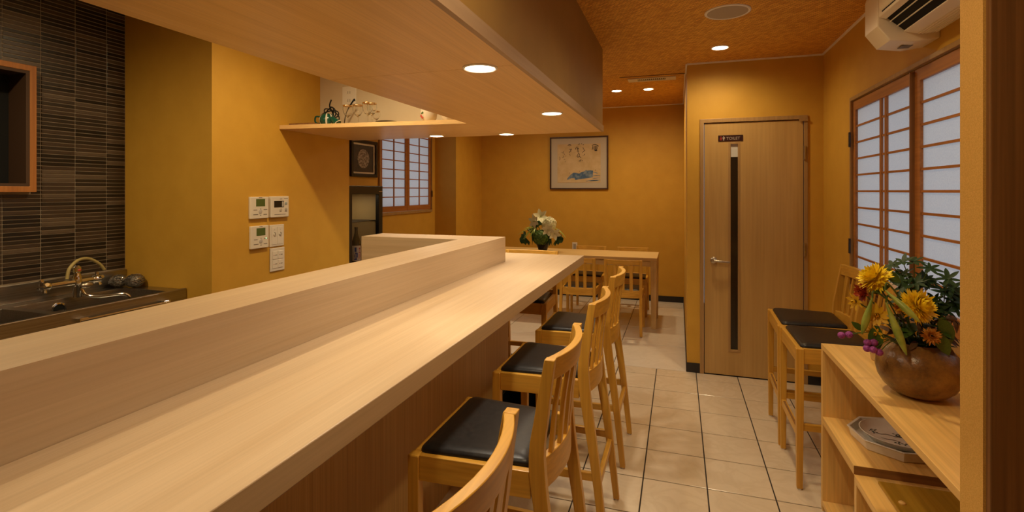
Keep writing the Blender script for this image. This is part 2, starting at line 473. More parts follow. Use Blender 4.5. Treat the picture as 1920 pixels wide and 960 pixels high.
for ci in range(len(cols) - 1):
    y0, y1 = cols[ci] + 0.0022, cols[ci + 1] - 0.0022
    z = 0.955
    while z < 2.535:
        yy1 = y1
        if z + PZ > NZ0 - 0.03 and z < NZ1 + 0.03 and y0 < NY1 + 0.03:
            if y1 < NY1 + 0.06:
                z += PZ; continue
            ya = NY1 + 0.033
        else: ya = y0
        i = random.choices((0, 1, 2, 3), (4, 3, 2, 4))[0]
        if ci >= 10 and z < 2.54:
            o = bpy.data.objects.new('mosaic_tile', mos(y1 - ya, i)); COL.objects.link(o); o.parent = wk; o.location = (XL, ya, z)
        else:
            rest.box(XL, ya, z, XL + 0.004, y1, z + PZ - 0.0042)
        z += PZ
tag(rest.build('mosaic_tiles_beyond', M_mosaic[0], wk), kind='stuff')

# ------------------------------------------------------------------ canopy over the counter
CZ = 1.860
cp = tag(MB().add(
    [(-0.515, YF, CZ + 0.02), (-0.515, 3.655, CZ + 0.02), (XP, 3.655, CZ + 0.02), (XP, 3.24, CZ + 0.02), (-1.262, 3.24, CZ + 0.02), (-1.262, YF, CZ + 0.02),
     (-0.515, YF, ZC), (-0.515, 3.655, ZC), (XP, 3.655, ZC), (XP, 3.24, ZC), (-1.262, 3.24, ZC), (-1.262, YF, ZC)],
    [(0, 1, 2, 3, 4, 5), (6, 7, 8, 9, 10, 11), (0, 1, 7, 6), (1, 2, 8, 7), (2, 3, 9, 8), (3, 4, 10, 9), (4, 5, 11, 10), (5, 0, 6, 11)]
    ).build('ceiling_canopy', wallpaper('brown_wallcloth', (0.34, 0.195, 0.045), (0.30, 0.172, 0.038))), 'boxed canopy hanging over the whole bar counter', 'canopy', kind='structure')
B(-1.262, 3.2385, CZ + 0.028, XP + 0.0005, 3.2398, ZC - 0.001).build('cream_backing', M_cream, cp)
g = 0.0012
for a, b_ in ((YF, -0.4), (-0.4, 0.62), (0.62, 1.63), (1.63, 2.64)):
    B(-1.265, a + g, CZ, -0.525, b_ - g, CZ + 0.02).build('soffit_panel', M_ven[1], cp)
MB().prism([(-1.265, 2.64 + g), (-0.525, 2.64 + g), (-0.525, 3.66), (-1.265, 3.66)], CZ, CZ + 0.02).build('soffit_panel', M_ven[1], cp)
B(-0.5248, YF, CZ - 0.0005, -0.508, 3.662, CZ + 0.042).build('edge_strip', wood('canopy_edge', (0.42, 0.28, 0.17), (0.36, 0.23, 0.13), 1, strength=0.1), cp)
# display shelf: the canopy's far leg reaches out into the kitchen as a board
MB().prism([(-1.2662, 2.950), (-1.2662, 3.66), (-2.04, 3.66), (-2.04, 2.876)], CZ, CZ + 0.027).build('shelf_board', M_ven[0], cp)
MB().prism([(-2.0408, 2.876), (-2.0408, 3.66), (-2.599, 3.66), (-2.599, 2.822)], CZ, CZ + 0.027).build('shelf_board', M_ven[0], cp)
SHELF = CZ + 0.027

# ------------------------------------------------------------------ downlights
def downlight(label, x, y, z, power, group, ring_mat=M_white, r=0.052, blend=1.0, angle=176, color=WARM):
    t = thing('downlight', label, 'downlight', (x, y, z), 0, group)
    MB().lathe([(r * 1.16, 0.0), (r * 1.16, -0.003), (r * 1.06, -0.006), (r * 0.99, -0.004), (r * 0.97, 0.004)], 32, cap0=False, cap1=False).build('trim_ring', ring_mat, t, True)
    MB().lathe([(r * 0.97, 0.001), (r * 0.97, -0.0015), (r * 0.85, -0.004), (r * 0.5, -0.006), (0.001, -0.0065)], 32, cap0=True, cap1=True).build('lens', M_lens, t, True)
    L = bpy.data.lights.new('downlight_beam', 'SPOT')
    L.energy = power; L.color = color; L.spot_size = math.radians(angle); L.spot_blend = blend; L.shadow_soft_size = r * 0.9
    lo = bpy.data.objects.new('downlight_beam', L); COL.objects.link(lo); lo.parent = t; lo.location = (0, 0, -0.012)
    return t
gs = 'downlights in the canopy over the counter'
downlight('round lit downlight in the canopy, the nearest and largest one in view', -0.648, 1.629, CZ, P_SOFFIT, gs, color=SOFT, angle=146)
downlight('round lit downlight near the canopy front edge, second from the viewer', -0.655, 2.70, CZ, P_SOFFIT, gs, color=SOFT, angle=146)
downlight('round lit downlight at the far end of the canopy, left of the framed calligraphy', -1.215, 3.585, CZ, P_SOFFIT, gs, color=SOFT, angle=146)
downlight('round lit downlight at the far end of the canopy, above the small paper screen', -1.765, 3.535, CZ, P_SOFFIT, gs, color=SOFT, angle=146)
downlight('round lit downlight in the canopy just above the viewer', -0.648, 0.56, CZ, P_SOFFIT * 0.3, gs, color=SOFT, angle=146)
gc = 'downlights in the plaited ceiling'
downlight('round lit ceiling downlight in front of the toilet door', 0.278, 3.865, ZC, P_CEIL * 0.8, gc, angle=168)
downlight('round lit ceiling downlight above the middle of the aisle', 0.278, 2.25, ZC, P_CEIL, gc, angle=150)
downlight('round lit ceiling downlight above the entrance end of the aisle', -0.14, 0.85, ZC, P_CEIL * 1.15, gc, angle=172)
downlight('round lit ceiling downlight left of the vent over the dining table', -0.659, 5.78, ZC2, P_DINE, gc)
downlight('round lit ceiling downlight just below the vent over the dining table', -0.314, 5.79, ZC2, P_DINE, gc)
downlight('round lit ceiling downlight over the left end of the dining table', -1.75, 5.78, ZC2, P_DINE, gc)
gk = 'downlights in the kitchen ceiling'
downlight('round lit kitchen downlight beside the display shelf', -1.74, 2.365, ZK, P_KITCH * 2.3, gk)
downlight('round lit kitchen downlight over the middle of the kitchen', -1.74, 1.34, ZK, P_KITCH * 0.75, gk)
downlight('added unseen fill lamp over the near end of the sink', -2.55, 1.0, ZK, P_KITCH * 2.6, gk)  # out of view, added to brighten the return wall and mosaic

# ------------------------------------------------------------------ ceiling speaker and vent
t = thing('ceiling_speaker', 'round beige speaker grille set in the plaited ceiling', 'speaker', (0.262, 3.105, ZC))
MB().lathe([(0.122, 0), (0.122, -0.004), (0.116, -0.008), (0.108, -0.006), (0.108, 0)], 48, cap0=False, cap1=False).build('rim', M_white, t, True)
MB().lathe([(0.109, -0.001), (0.109, -0.005), (0.06, -0.008), (0.001, -0.009)], 48).build('grille', noisy('grille_cloth', (0.36, 0.30, 0.22), (0.50, 0.43, 0.33), 900, 0.6, bump=0.3, bscale=900), t, True)
t = thing('ceiling_vent', 'long white slotted air vent in the raised ceiling', 'vent', (-0.255, 5.27, ZC2))
MB().slab([-0.23, -0.135, 0.135, 0.23], [-0.07, -0.045, 0.045, 0.07], {(1, 1)}, -0.010, -0.0005, 2).build('frame', M_plast, t, bevel=0.002)
B(-0.138, -0.048, -0.003, 0.138, 0.048, -0.0006).build('opening', M_void, t)
for i in range(14):
    x = -0.125 + i * 0.25 / 13
    MB().prism([(x - 0.003, -0.0095), (x + 0.001, -0.0095), (x + 0.005, -0.004), (x + 0.001, -0.004)], -0.045, 0.045, 1).build('slat', M_plast, t)

# ------------------------------------------------------------------ toilet door
d1 = tag(MB().slab([DX0, DX0 + 0.03, DX1 - 0.025, DX1], [0.0, DZ1 - 0.03, DZ1], {(1, 0)}, YT - 0.012, YT + 0.105, 1).build('door_1', M_frame, bevel=0.002),
         'maple toilet door with a tall narrow dark glass strip', 'door', kind='structure')
PX0, PX1 = DX0 + 0.034, DX1 - 0.029
GX0, GX1, GZ0, GZ1 = 0.384, 0.436, 0.205, 1.80
MB().slab([PX0, GX0, GX1, PX1], [0.006, GZ0, GZ1, DZ1 - 0.035], {(1, 1)}, YT + 0.0, YT + 0.036, 1).build('door_leaf', M_maple, d1, bevel=0.001)
MB().slab([GX0 - 0.016, GX0, GX1, GX1 + 0.016], [GZ0 - 0.016, GZ0, GZ1, GZ1 + 0.016], {(1, 1)}, YT - 0.004, YT + 0.0005, 1).build('glazing_bead', M_frame, d1, bevel=0.001)
B(GX0, YT + 0.012, GZ0, GX1, YT + 0.018, 1.70).build('dark_pane', plain('smoked_glass', (0.02, 0.014, 0.01), 0.12), d1)
B(GX0, YT + 0.012, 1.70, GX1, YT + 0.018, GZ1).build('reflection_pane', plain('reflection_grey', (0.60, 0.58, 0.55), 0.3), d1)  # light grey paints the reflection at the top of the glass strip
B(PX0, YT + 0.045, 0.0, PX1, YT + 0.06, DZ1 - 0.03).build('dark_backing', M_void, d1)
hd = MB().lathe([(0.025, -0.001), (0.025, -0.008), (0.020, -0.012), (0.011, -0.013), (0.011, -0.045), (0.001, -0.046)], 20, (0.262, YT, 0.895), ax=1).build('lever_handle', M_satin, d1, True)
MB().tube(cat([(0.262, YT - 0.042, 0.895), (0.29, YT - 0.046, 0.893), (0.33, YT - 0.046, 0.890), (0.375, YT - 0.040, 0.887)], 4), [0.010] * 8 + [0.009] * 4 + [0.008], 10).build('lever', M_satin, hd, True)
for z in (1.72, 1.0, 0.25):
    MB().lathe([(0.008, -0.05), (0.008, 0.05)], 12, (PX1 + 0.006, YT - 0.016, z)).build('hinge', M_satin, d1, True)
B(DX1 - 0.06, YT - 0.022, DZ1 - 0.045, DX1 - 0.002, YT - 0.012, DZ1 - 0.030).build('top_bracket', M_frame, d1)
# sign on the door
t = thing('toilet_sign', 'small dark red-brown TOILET sign plate on the maple door', 'sign', (0.383, YT, 1.845))
B(-0.089, -0.004, -0.0235, 0.089, -0.0002, 0.0235).build('plate', plain('sign_plate', (0.030, 0.006, 0.005), 0.35), t)
M_signw = plain('sign_white', (0.38, 0.32, 0.27), 0.5)
M_signr = plain('sign_red', (0.28, 0.020, 0.012), 0.5)
def text_mesh(txt, size, mat):
    cu = bpy.data.curves.new('lettering', 'FONT'); cu.body = txt; cu.size = size; cu.extrude = 0.0004
    cu.align_x = 'LEFT'
    to = bpy.data.objects.new('lettering_source', cu); COL.objects.link(to)
    bpy.context.view_layer.update()
    me = bpy.data.meshes.new_from_object(to.evaluated_get(bpy.context.evaluated_depsgraph_get()))
    bpy.data.objects.remove(to); me.materials.clear(); me.materials.append(mat)
    return me
lo = bpy.data.objects.new('lettering', text_mesh('TOILET', 0.030, M_signw)); COL.objects.link(lo); lo.parent = t
lo.location = (-0.030, -0.0046, -0.0115); lo.rotation_euler = (PI / 2, 0, 0)
tag(lo, 'white capital letters TOILET')
def figure(mb, cx, skirt):
    y0, y1 = -0.0048, -0.0041
    mb.lathe([(0.0038, y0), (0.0038, y1)], 10, (cx, 0, 0.0135), ax=1)
    if skirt: mb.prism([(cx - 0.004, 0.008), (cx + 0.004, 0.008), (cx + 0.009, -0.008), (cx + 0.003, -0.008), (cx + 0.003, -0.017), (cx - 0.003, -0.017), (cx - 0.003, -0.008), (cx - 0.009, -0.008)], y0, y1, 1)
    else: mb.prism([(cx - 0.008, 0.008), (cx + 0.008, 0.008), (cx + 0.008, -0.003), (cx + 0.004, -0.003), (cx + 0.004, -0.017), (cx - 0.004, -0.017), (cx - 0.004, -0.003), (cx - 0.008, -0.003)], y0, y1, 1)
    return mb
tag(figure(MB(), -0.069, True).build('woman_symbol', M_signr, t), kind='stuff')
tag(figure(MB(), -0.049, False).build('man_symbol', M_signw, t), kind='stuff')

# ------------------------------------------------------------------ paper screen windows
def shoji_leaf(parent, along, x, y0, y1, z0, z1, stile, top, bottom, vbars, rows, side, bar=0.011, depth=0.030, vw=0.013):
    """leaf in a plane of constant x; side = +1 when the room lies on the +x side"""
    xa, xb = x, x - side * depth
    lf = MB().slab([y0, y0 + stile, y1 - stile, y1], [z0, z0 + bottom, z1 - top, z1], {(1, 1)}, min(xa, xb), max(xa, xb), 0).build('screen_leaf', M_ced[1], parent, bevel=0.0015)
    iy0, iy1, iz0, iz1 = y0 + stile, y1 - stile, z0 + bottom, z1 - top
    px = x - side * 0.013
    ve = sorted(vbars)
    for v in ve:
        B(px, v - vw / 2, iz0, x - side * 0.003, v + vw / 2, iz1).build('upright_bar', M_ced[2], lf)
    step = (iz1 - iz0) / rows
    for r in range(1, rows):
        z = iz0 + r * step
        B(px, iy0, z - bar / 2, x - side * 0.005, iy1, z + bar / 2).build('cross_bar', M_ced[1], lf)
    edges = [iy0] + ve + [iy1]
    for a, b_ in zip(edges[:-1], edges[1:]):
        for r in range(rows):
            B(px, a, iz0 + r * step, px - side * 0.001, b_, iz0 + (r + 1) * step).build('paper_pane', M_paper, lf)
    return lf
w1 = tag(MB().slab([WY0 - 0.02, WY0, WY1, WY1 + 0.02], [WZ0 - 0.045, WZ0, WZ1, WZ1 + 0.022], {(1, 1)}, XR - 0.016, XR - 0.0005, 0).build('window_1', M_frame, bevel=0.002),
         'large two-leaf shoji paper screen window on the right wall', 'window', kind='structure')
MID = 2.755
shoji_leaf(w1, 1, XR - 0.002, MID + 0.002, WY1 - 0.004, WZ0 + 0.004, WZ1 - 0.005, 0.040, 0.055, 0.075, [3.170, 3.102], 10, -1, vw=0.026)
shoji_leaf(w1, 1, XR - 0.002, WY0 + 0.004, MID - 0.006, WZ0 + 0.004, WZ1 - 0.005, 0.050, 0.055, 0.075, [2.35, 2.282], 10, -1, vw=0.026)
B(XR - 0.020, MID - 0.0055, WZ0 + 0.004, XR + 0.02, MID + 0.0015, WZ1 - 0.012).build('gap_shadow', M_darkwood, w1)  # dark strip paints the shadow where the two leaves overlap
for z in (1.75, 1.10):
    B(XR - 0.024, WY1 - 0.008, z - 0.045, XR - 0.0165, WY1 + 0.012, z + 0.045).build('hinge', M_black, w1)
w2 = tag(MB().slab([SY0 - 0.02, SY0, SY1, SY1 + 0.015], [SZ0 - 0.03, SZ0, SZ1, SZ1 + 0.02], {(1, 1)}, XS + 0.0005, XS + 0.02, 0).build('window_2', M_frame, bevel=0.002),
         'small two-leaf shoji paper screen window beyond the counter on the left', 'window', kind='structure')
SM = 5.285
shoji_leaf(w2, 1, XS + 0.006, SY0 + 0.004, SM - 0.002, SZ0 + 0.004, SZ1 - 0.01, 0.045, 0.05, 0.06, [4.995], 9, 1, vw=0.016)
shoji_leaf(w2, 1, XS + 0.006, SM + 0.002, SY1 - 0.004, SZ0 + 0.004, SZ1 - 0.01, 0.045, 0.05, 0.06, [5.58], 9, 1, vw=0.016)
B(XS + 0.02, SY1 - 0.006, 1.36, XS + 0.026, SY1 + 0.012, 1.44).build('hinge', M_black, w2)

# ------------------------------------------------------------------ bar counter
CT, CTH = 0.970, 0.058
ctr = thing('bar_counter', 'long pale hinoki L-shaped bar counter with a raised rear ledge', 'counter', (0, 0, 0))
yn = -0.9
MB().prism([(-0.649, yn), (-0.649, 3.652), (-2.03, 3.652), (-2.03, 3.205), (-1.094, 3.205), (-1.094, yn)], CT - CTH, CT).build('countertop', M_hin[1], ctr, bevel=0.0025)
MB().prism([(-1.0945, yn), (-1.0945, 3.2045), (-1.322, 2.945), (-1.322, yn)], CT - CTH - 0.06, 1.131).build('raised_ledge', M_hin[1], ctr)
MB().prism([(-1.0945, 3.2045), (-2.03, 3.2045), (-2.03, 2.945), (-1.322, 2.945)], CT - CTH - 0.06, 1.131).build('ledge_return', M_hin[0], ctr)
MB().prism([(-1.045, yn), (-1.045, 3.12), (-2.0, 3.12), (-2.0, 3.10), (-1.065, 3.10), (-1.065, yn)], 0.0, CT - CTH).build('front_panel', M_panel, ctr)
MB().prism([(-1.30, yn), (-1.30, 2.965), (-2.0, 2.965), (-2.0, 2.985), (-1.28, 2.985), (-1.28, yn)], 0.0, CT - CTH - 0.06).build('kitchen_panel', M_panel, ctr)
B(-2.02, 2.955, 0.0, -2.0005, 3.13, CT - CTH - 0.061).build('end_panel', M_panel, ctr)

# ------------------------------------------------------------------ chairs and stools
def make_chair(name, label, ctg, sh, bt, hwf, hwr, yf, yfoot, yseat, ytop, nsl, bar, group):
    t = thing(name, label, ctg, (0, 0, 0), 0, group)
    fw = 0.017 if bar else 0.016
    for s in (-1, 1):
        x = s * (hwf - fw)
        mb = MB(); y = yf + fw
        mb.rings([[(x - a, y - a, z), (x + a, y - a, z), (x + a, y + a, z), (x - a, y + a, z)] for z, a in ((0.006, fw * 0.74), (sh * 0.6, fw * 0.95), (sh - 0.006, fw), (sh - 0.002, fw - 0.002))])
        lg = mb.build('front_leg', M_oak[2], t, bevel=0.002)
        if bar:
            MB().lathe([(fw * 0.62, 0.0), (fw * 0.66, 0.006)], 12, (x, y, 0)).build('foot_pad', M_plast, lg)
        # rear post, bent at the seat
        path = cat([(s * (hwr + 0.004), yfoot, 0.006), (s * hwr, yfoot * 0.55 + yseat * 0.45, sh * 0.5), (s * hwr, yseat, sh), (s * hwr, yseat + (ytop - yseat) * 0.35, sh + (bt - sh) * 0.5), (s * hwr, ytop, bt)], 5)
        def sec(i, p, s=s):
            q = p.z
            a = 0.0135 if q < sh else 0.014
            d = 0.013 + 0.009 * min(q / sh, 1) if q < sh else 0.022 - 0.008 * (q - sh) / (bt - sh)
            return [(p.x - a, p.y - d, p.z), (p.x + a, p.y - d, p.z), (p.x + a, p.y + d, p.z), (p.x - a, p.y + d, p.z)]
        lg = MB().sweep(path, sec).build('rear_post', M_oak[2], t, True, bevel=0.002, ang=30)
        if bar:
            MB().lathe([(0.010, 0.0), (0.011, 0.006)], 12, (s * (hwr + 0.004), yfoot, 0)).build('foot_pad', M_plast, lg)
    rz0, rz1 = sh - 0.075, sh - 0.002
    B(-hwf + 2 * fw, yf + 0.006, rz0, hwf - 2 * fw, yf + 0.028, rz1).build('front_rail', M_oak[0], t, bevel=0.002)
    for s in (-1, 1):
        a, b_ = s * (hwf - 0.006), s * (hwr - 0.0 + 0.008)
        c, d = s * (hwf - 0.028), s * (hwr - 0.014)
        y0, y1 = yf + 2 * fw, yseat - 0.018
        MB().prism([(a, y0), (b_, y1), (d, y1), (c, y0)], rz0, rz1).build('side_rail', M_oak[1], t, bevel=0.002)
    # curved rails and slats of the back
    bulge = 0.034 if bar else 0.026
    xi = hwr - 0.013
    def arc(z0, z1, yb, th, nm, lean=0.0, x_in=xi):
        path = [(-x_in + 2 * x_in * k / 12) for k in range(13)]
        rs = []
        for x in path:
            o = bulge * (1 - (x / x_in) ** 2)
            rs.append([(x, yb + o - th, z0), (x, yb + o + th, z0), (x, yb + o + th + lean, z1), (x, yb + o - th + lean, z1)])
        return MB().rings(rs).build(nm, M_oak[0], t, True, bevel=0.002, ang=30)
    top_h = 0.062 if bar else 0.048
    arc(bt - top_h, bt - 0.001, ytop - 0.008, 0.0115, 'top_rail', 0.007)
    lr1 = sh + (0.025 if bar else 0.012)
    arc(sh - 0.062, lr1, yseat - 0.002, 0.011, 'lower_rail')
    for k in range(nsl):
        x = -xi + 2 * xi * (k + 1) / (nsl + 1)
        o = bulge * (1 - (x / xi) ** 2)
        hw = 0.0130 if bar else 0.016
        pth = [(yseat + o, lr1 - 0.004), (yseat + (ytop - yseat) * 0.35 + o, sh + (bt - sh) * 0.5), (ytop - 0.008 + o, bt - top_h + 0.004)]
        MB().rings([[(x - hw, y - 0.006, z), (x + hw, y - 0.006, z), (x + hw, y + 0.006, z), (x - hw, y + 0.006, z)] for y, z in pth]).build('slat', M_oak[2], t, bevel=0.001, seg=1)
    # upholstered seat
    y0, y1 = yf + 0.014, yseat - 0.016
    rs = []
    for z, ins in ((sh - 0.014, 0.012), (sh + 0.001, 0.010), (sh + 0.008, 0.012), (sh + 0.014, 0.020), (sh + 0.018, 0.045), (sh + 0.019, 0.11)):
        ring = []
        r = 0.022
        ka, kb = hwf - 0.012 - ins, hwr - 0.006 - ins
        for cx, cy, a0 in ((ka, y0 + ins, -90), (kb, y1 - ins, 0), (-kb, y1 - ins, 90), (-ka, y0 + ins, 180)):
            sx, sy = (1 if cx > 0 else -1), (1 if cy < 0 else -1)
            ccx, ccy = cx - sx * r, cy + sy * r
            for q in range(5):
                an = math.radians(a0 + 90 * q / 4)
                ring.append((ccx + r * math.cos(an), ccy + r * math.sin(an), z))
        rs.append(ring)
    MB().rings(rs).build('seat_cushion', M_leather, t, True, ang=60)
    if bar:
        zf = 0.265
        yr = yfoot * 0.65 + yseat * 0.35
        fs = B(-hwf + 2 * fw - 0.004, yf + 0.007, zf - 0.02, hwf - 2 * fw + 0.004, yf + 0.028, zf + 0.016).build('foot_rest', M_oak[0], t, bevel=0.002)
        B(-hwf + 0.06, yf + 0.009, zf + 0.0162, hwf - 0.06, yf + 0.020, zf + 0.0175).build('wear_strip', M_darkwood, fs)
        for s in (-1, 1):
            MB().prism([(s * (hwf - 0.008), yf + 2 * fw - 0.004), (s * (hwr + 0.009), yr - 0.010), (s * (hwr - 0.009), yr - 0.010), (s * (hwf - 0.026), yf + 2 * fw - 0.004)], zf + 0.02, zf + 0.052).build('side_stretcher', M_oak[1], t, bevel=0.002)
        B(-hwr + 0.01, yr - 0.010, zf - 0.015, hwr - 0.01, yr + 0.010, zf + 0.018).build('rear_stretcher', M_oak[0], t, bevel=0.002)
    return t
gb = 'honey oak bar stools with black seats'
bs = make_chair('bar_stool', '', 'bar stool', 0.682, 0.988, 0.218, 0.190, -0.215, 0.250, 0.165, 0.200, 5, True, gb)
spots = [
    (-0.525, 0.80, -PI / 2, 'honey oak bar stool nearest the viewer, only its curved back showing'),
    (-0.525, 1.515, -PI / 2, 'honey oak bar stool with the largest black seat in view, pushed under the counter'),
    (-0.525, 2.215, -PI / 2, 'honey oak bar stool at the counter, third from the viewer'),
    (-0.525, 2.885, -PI / 2, 'honey oak bar stool at the counter corner, farthest of the row along the aisle'),
    (-1.055, 3.505, 0.0, 'honey oak bar stool at the short far end of the counter, back to the table'),
    (0.752, 2.965, -PI / 2, 'honey oak bar stool against the right wall beside the pine shelf'),
    (0.752, 3.40, -PI / 2 - 0.03, 'honey oak bar stool against the right wall nearer the toilet door'),
]
for i, (x, y, rz, lab) in enumerate(spots):
    o = bs if i == 0 else copy_tree(bs)
    o.location = (x, y, 0); o.rotation_euler = (0, 0, rz); o['label'] = lab
gd = 'honey oak dining chairs around the far table'
dc = make_chair('dining_chair', '', 'chair', 0.435, 0.752, 0.19, 0.172, -0.19, 0.205, 0.165, 0.195, 3, False, gd)
dsp = [
    (-0.525, 5.345, PI, 'low oak dining chair on the near side of the table, right one'),
    (-0.985, 5.345, PI, 'low oak dining chair on the near side of the table, left one'),
    (-0.525, 6.13, 0, 'low oak dining chair against the back wall, at the right end of the table'),
    (-1.030, 6.13, 0, 'low oak dining chair against the back wall, left of the other one'),
]
for i, (x, y, rz, lab) in enumerate(dsp):
    o = dc if i == 0 else copy_tree(dc)
    o.location = (x, y, 0); o.rotation_euler = (0, 0, rz); o['label'] = lab

# luggage basket on the floor under the counter
t = thing('luggage_basket', 'black basket on the floor under the counter behind the stool legs', 'basket', (-0.90, 2.90, 0.0005))
MB().rings([[(x * k, y * k, z) for x, y in ((-0.13, -0.19), (0.13, -0.19), (0.13, 0.19), (-0.13, 0.19))] for z, k in ((0.0, 0.88), (0.19, 1.0), (0.19, 0.95), (0.012, 0.84))]).build('basket', M_black, t, bevel=0.004)
MB().slab([-0.14, -0.124, 0.124, 0.14], [-0.20, -0.184, 0.184, 0.20], {(1, 1)}, 0.1905, 0.205, 2).build('rim', M_black, t, bevel=0.003)

# ------------------------------------------------------------------ dining table
t = thing('dining_table', 'long pale oak dining table by the back wall', 'table', (-1.2, 5.74, 0))
TX = 0.99
B(-TX, -0.275, 0.708, TX, 0.285, 0.740).build('tabletop', M_tbl[0], t, bevel=0.003)
for sx in (-1, 1):
    for sy in (-1, 1):
        x, y = sx * (TX - 0.035), sy * 0.245
        MB().rings([[(x - a, y - a, z), (x + a, y - a, z), (x + a, y + a, z), (x - a, y + a, z)] for z, a in ((0, 0.025), (0.62, 0.031), (0.7075, 0.031))]).build('leg', M_tbl[2], t, bevel=0.003)
for sy in (-1, 1):
    B(-TX + 0.07, sy * 0.225, 0.645, TX - 0.07, sy * 0.245, 0.7015).build('apron', M_tbl[0], t)
for sx in (-1, 1):
    B(sx * (TX - 0.055), -0.21, 0.645, sx * (TX - 0.035), 0.21, 0.7015).build('apron', M_tbl[1], t)

# ------------------------------------------------------------------ pine display shelf on the right
CX, CY0, CY1, CTOP = 0.614, 1.32, 2.63, 0.747
ps = thing('display_shelf', 'low open pine shelf unit along the right wall under the vase', 'shelf', (0, 0, 0))
xw = XR - 0.009
B(CX, CY0, CTOP - 0.024, xw, CY1, CTOP).build('top_board', M_pine[1], ps, bevel=0.0015)
B(CX, CY1 - 0.024, 0.0, xw, CY1 - 0.0002, CTOP - 0.0245).build('side_panel', M_pine[2], ps, bevel=0.0015)
B(CX, CY0, 0.0, xw, CY0 + 0.024, CTOP - 0.0245).build('side_panel', M_pine[2], ps, bevel=0.0015)
DVY = 2.175
B(CX + 0.001, DVY - 0.024, 0.05, xw, DVY, 0.390).build('divider', M_pine[2], ps, bevel=0.0015)
B(CX, DVY + 0.0005, 0.390, xw, CY1 - 0.0245, 0.425).build('middle_shelf', M_pine[1], ps, bevel=0.0015)
B(CX, CY0 + 0.0245, 0.3645 + 0.026, xw, DVY, 0.3645 + 0.028).build('shelf_lip', M_pine[1], ps)
B(CX, DVY - 0.0, 0.3905, xw, DVY + 0.0004, 0.4245).build('end_grain', wood('end_grain', (0.30, 0.14, 0.04), (0.22, 0.10, 0.03), 0), ps)
B(CX, CY0 + 0.0245, 0.366, xw, DVY - 0.0245, 0.3903).build('lower_middle_shelf', M_pine[1], ps, bevel=0.0015)
B(CX, CY0 + 0.0245, 0.022, xw, CY1 - 0.0245, 0.046).build('bottom_board', M_pine[1], ps, bevel=0.0015)
B(CX + 0.03, CY0 + 0.025, 0.0, CX + 0.05, CY1 - 0.025, 0.0215).build('plinth', M_pine[1], ps)
# lacquered board lying on the lower shelf
t = thing('wooden_board', 'glossy golden-brown wooden board lying on the lower shelf', 'board', (0.82, 1.80, 0.3925))
B(-0.145, -0.34, 0.0, 0.165, 0.33, 0.012).build('board', M_gold, t, bevel=0.003)
MB().lathe([(0.010, 0.012), (0.010, 0.015), (0.006, 0.018), (0.001, 0.0185)], 16, (-0.118, 0.20, 0)).build('knob', M_pine[0], t, True)

# plate and octagonal tray
t = thing('octagonal_tray', 'grey-white octagonal ceramic tray under the painted plate', 'tray', (0.83, 2.405, 0.4255), 0.18)
def octo(r, k=0.42):
    pts = []
    for sx, sy in ((1, 1), (-1, 1), (-1, -1), (1, -1)):
        a, b_ = (sx * r, sy * r * k), (sx * r * k, sy * r)
        pts += [a, b_] if sx * sy > 0 else [b_, a]
    return pts
MB().rings([[(x, y, z) for x, y in octo(r)] for r, z in ((0.140, 0.0), (0.144, 0.004), (0.152, 0.036), (0.157, 0.038), (0.156, 0.042), (0.147, 0.041), (0.138, 0.010))]).build('tray', noisy('grey_glaze', (0.62, 0.58, 0.50), (0.74, 0.70, 0.62), 14, 0.25), t, bevel=0.0015)
t = thing('painted_plate', 'round white plate painted with a blue-green leafy branch on the octagonal tray', 'plate', (0.83, 2.405, 0.4255 + 0.0105), 0.0)
pl = MB().lathe([(0.055, 0.0), (0.060, 0.002), (0.065, 0.008), (0.100, 0.011), (0.124, 0.033), (0.129, 0.038), (0.126, 0.039), (0.110, 0.022), (0.094, 0.0150), (0.06, 0.0145), (0.001, 0.0145)], 48).build('dish', noisy('white_glaze', (0.74, 0.70, 0.62), (0.82, 0.78, 0.70), 9, 0.16), t, True)
M_bl = plain('blue_green_glaze', (0.015, 0.060, 0.062), 0.25); M_br = plain('brown_glaze', (0.07, 0.035, 0.025), 0.3)
def ribbon(mb, pts, w, zf=0.0156, taper=True):
    n = len(pts)
    L = []; R_ = []
    for i, (x, y) in enumerate(pts):
        a = pts[max(i - 1, 0)]; b_ = pts[min(i + 1, n - 1)]
        dx, dy = b_[0] - a[0], b_[1] - a[1]; q = math.hypot(dx, dy) or 1
        ww = w * (0.45 + 0.55 * math.sin(PI * (i + 0.6) / (n + 0.2))) if taper else w
        L.append((x - dy / q * ww, y + dx / q * ww, zf)); R_.append((x + dy / q * ww, y - dx / q * ww, zf))
    mb.add(L + R_, [(i, i + 1, n + i + 1, n + i) for i in range(n - 1)])
mb = MB(); ribbon(mb, [(-0.075, 0.035), (-0.05, 0.02), (-0.03, 0.028), (-0.005, 0.012), (0.02, 0.015), (0.05, 0.0), (0.075, -0.005)], 0.0022)
ribbon(mb, [(-0.06, -0.012), (-0.045, -0.02), (-0.02, -0.022), (0.0, -0.034)], 0.0018)
tag(mb.build('painted_branch', M_br, t), kind='stuff')
mb = MB()
for cx, cy in ((-0.078, 0.045), (-0.064, 0.055), (-0.07, 0.03), (0.005, 0.035), (0.018, 0.028), (0.01, 0.02), (-0.015, -0.045), (0.005, -0.05), (0.055, 0.02), (0.05, -0.03)):
    for k in range(3):
        a = k * 2.1 + cx * 90
        mb.add([(cx, cy, 0.0157), (cx + 0.009 * math.cos(a - 0.4), cy + 0.009 * math.sin(a - 0.4), 0.0157), (cx + 0.014 * math.cos(a), cy + 0.014 * math.sin(a), 0.0157), (cx + 0.009 * math.cos(a + 0.4), cy + 0.009 * math.sin(a + 0.4), 0.0157)], [(0, 1, 2, 3)])
tag(mb.build('painted_leaves', M_bl, t), kind='stuff')

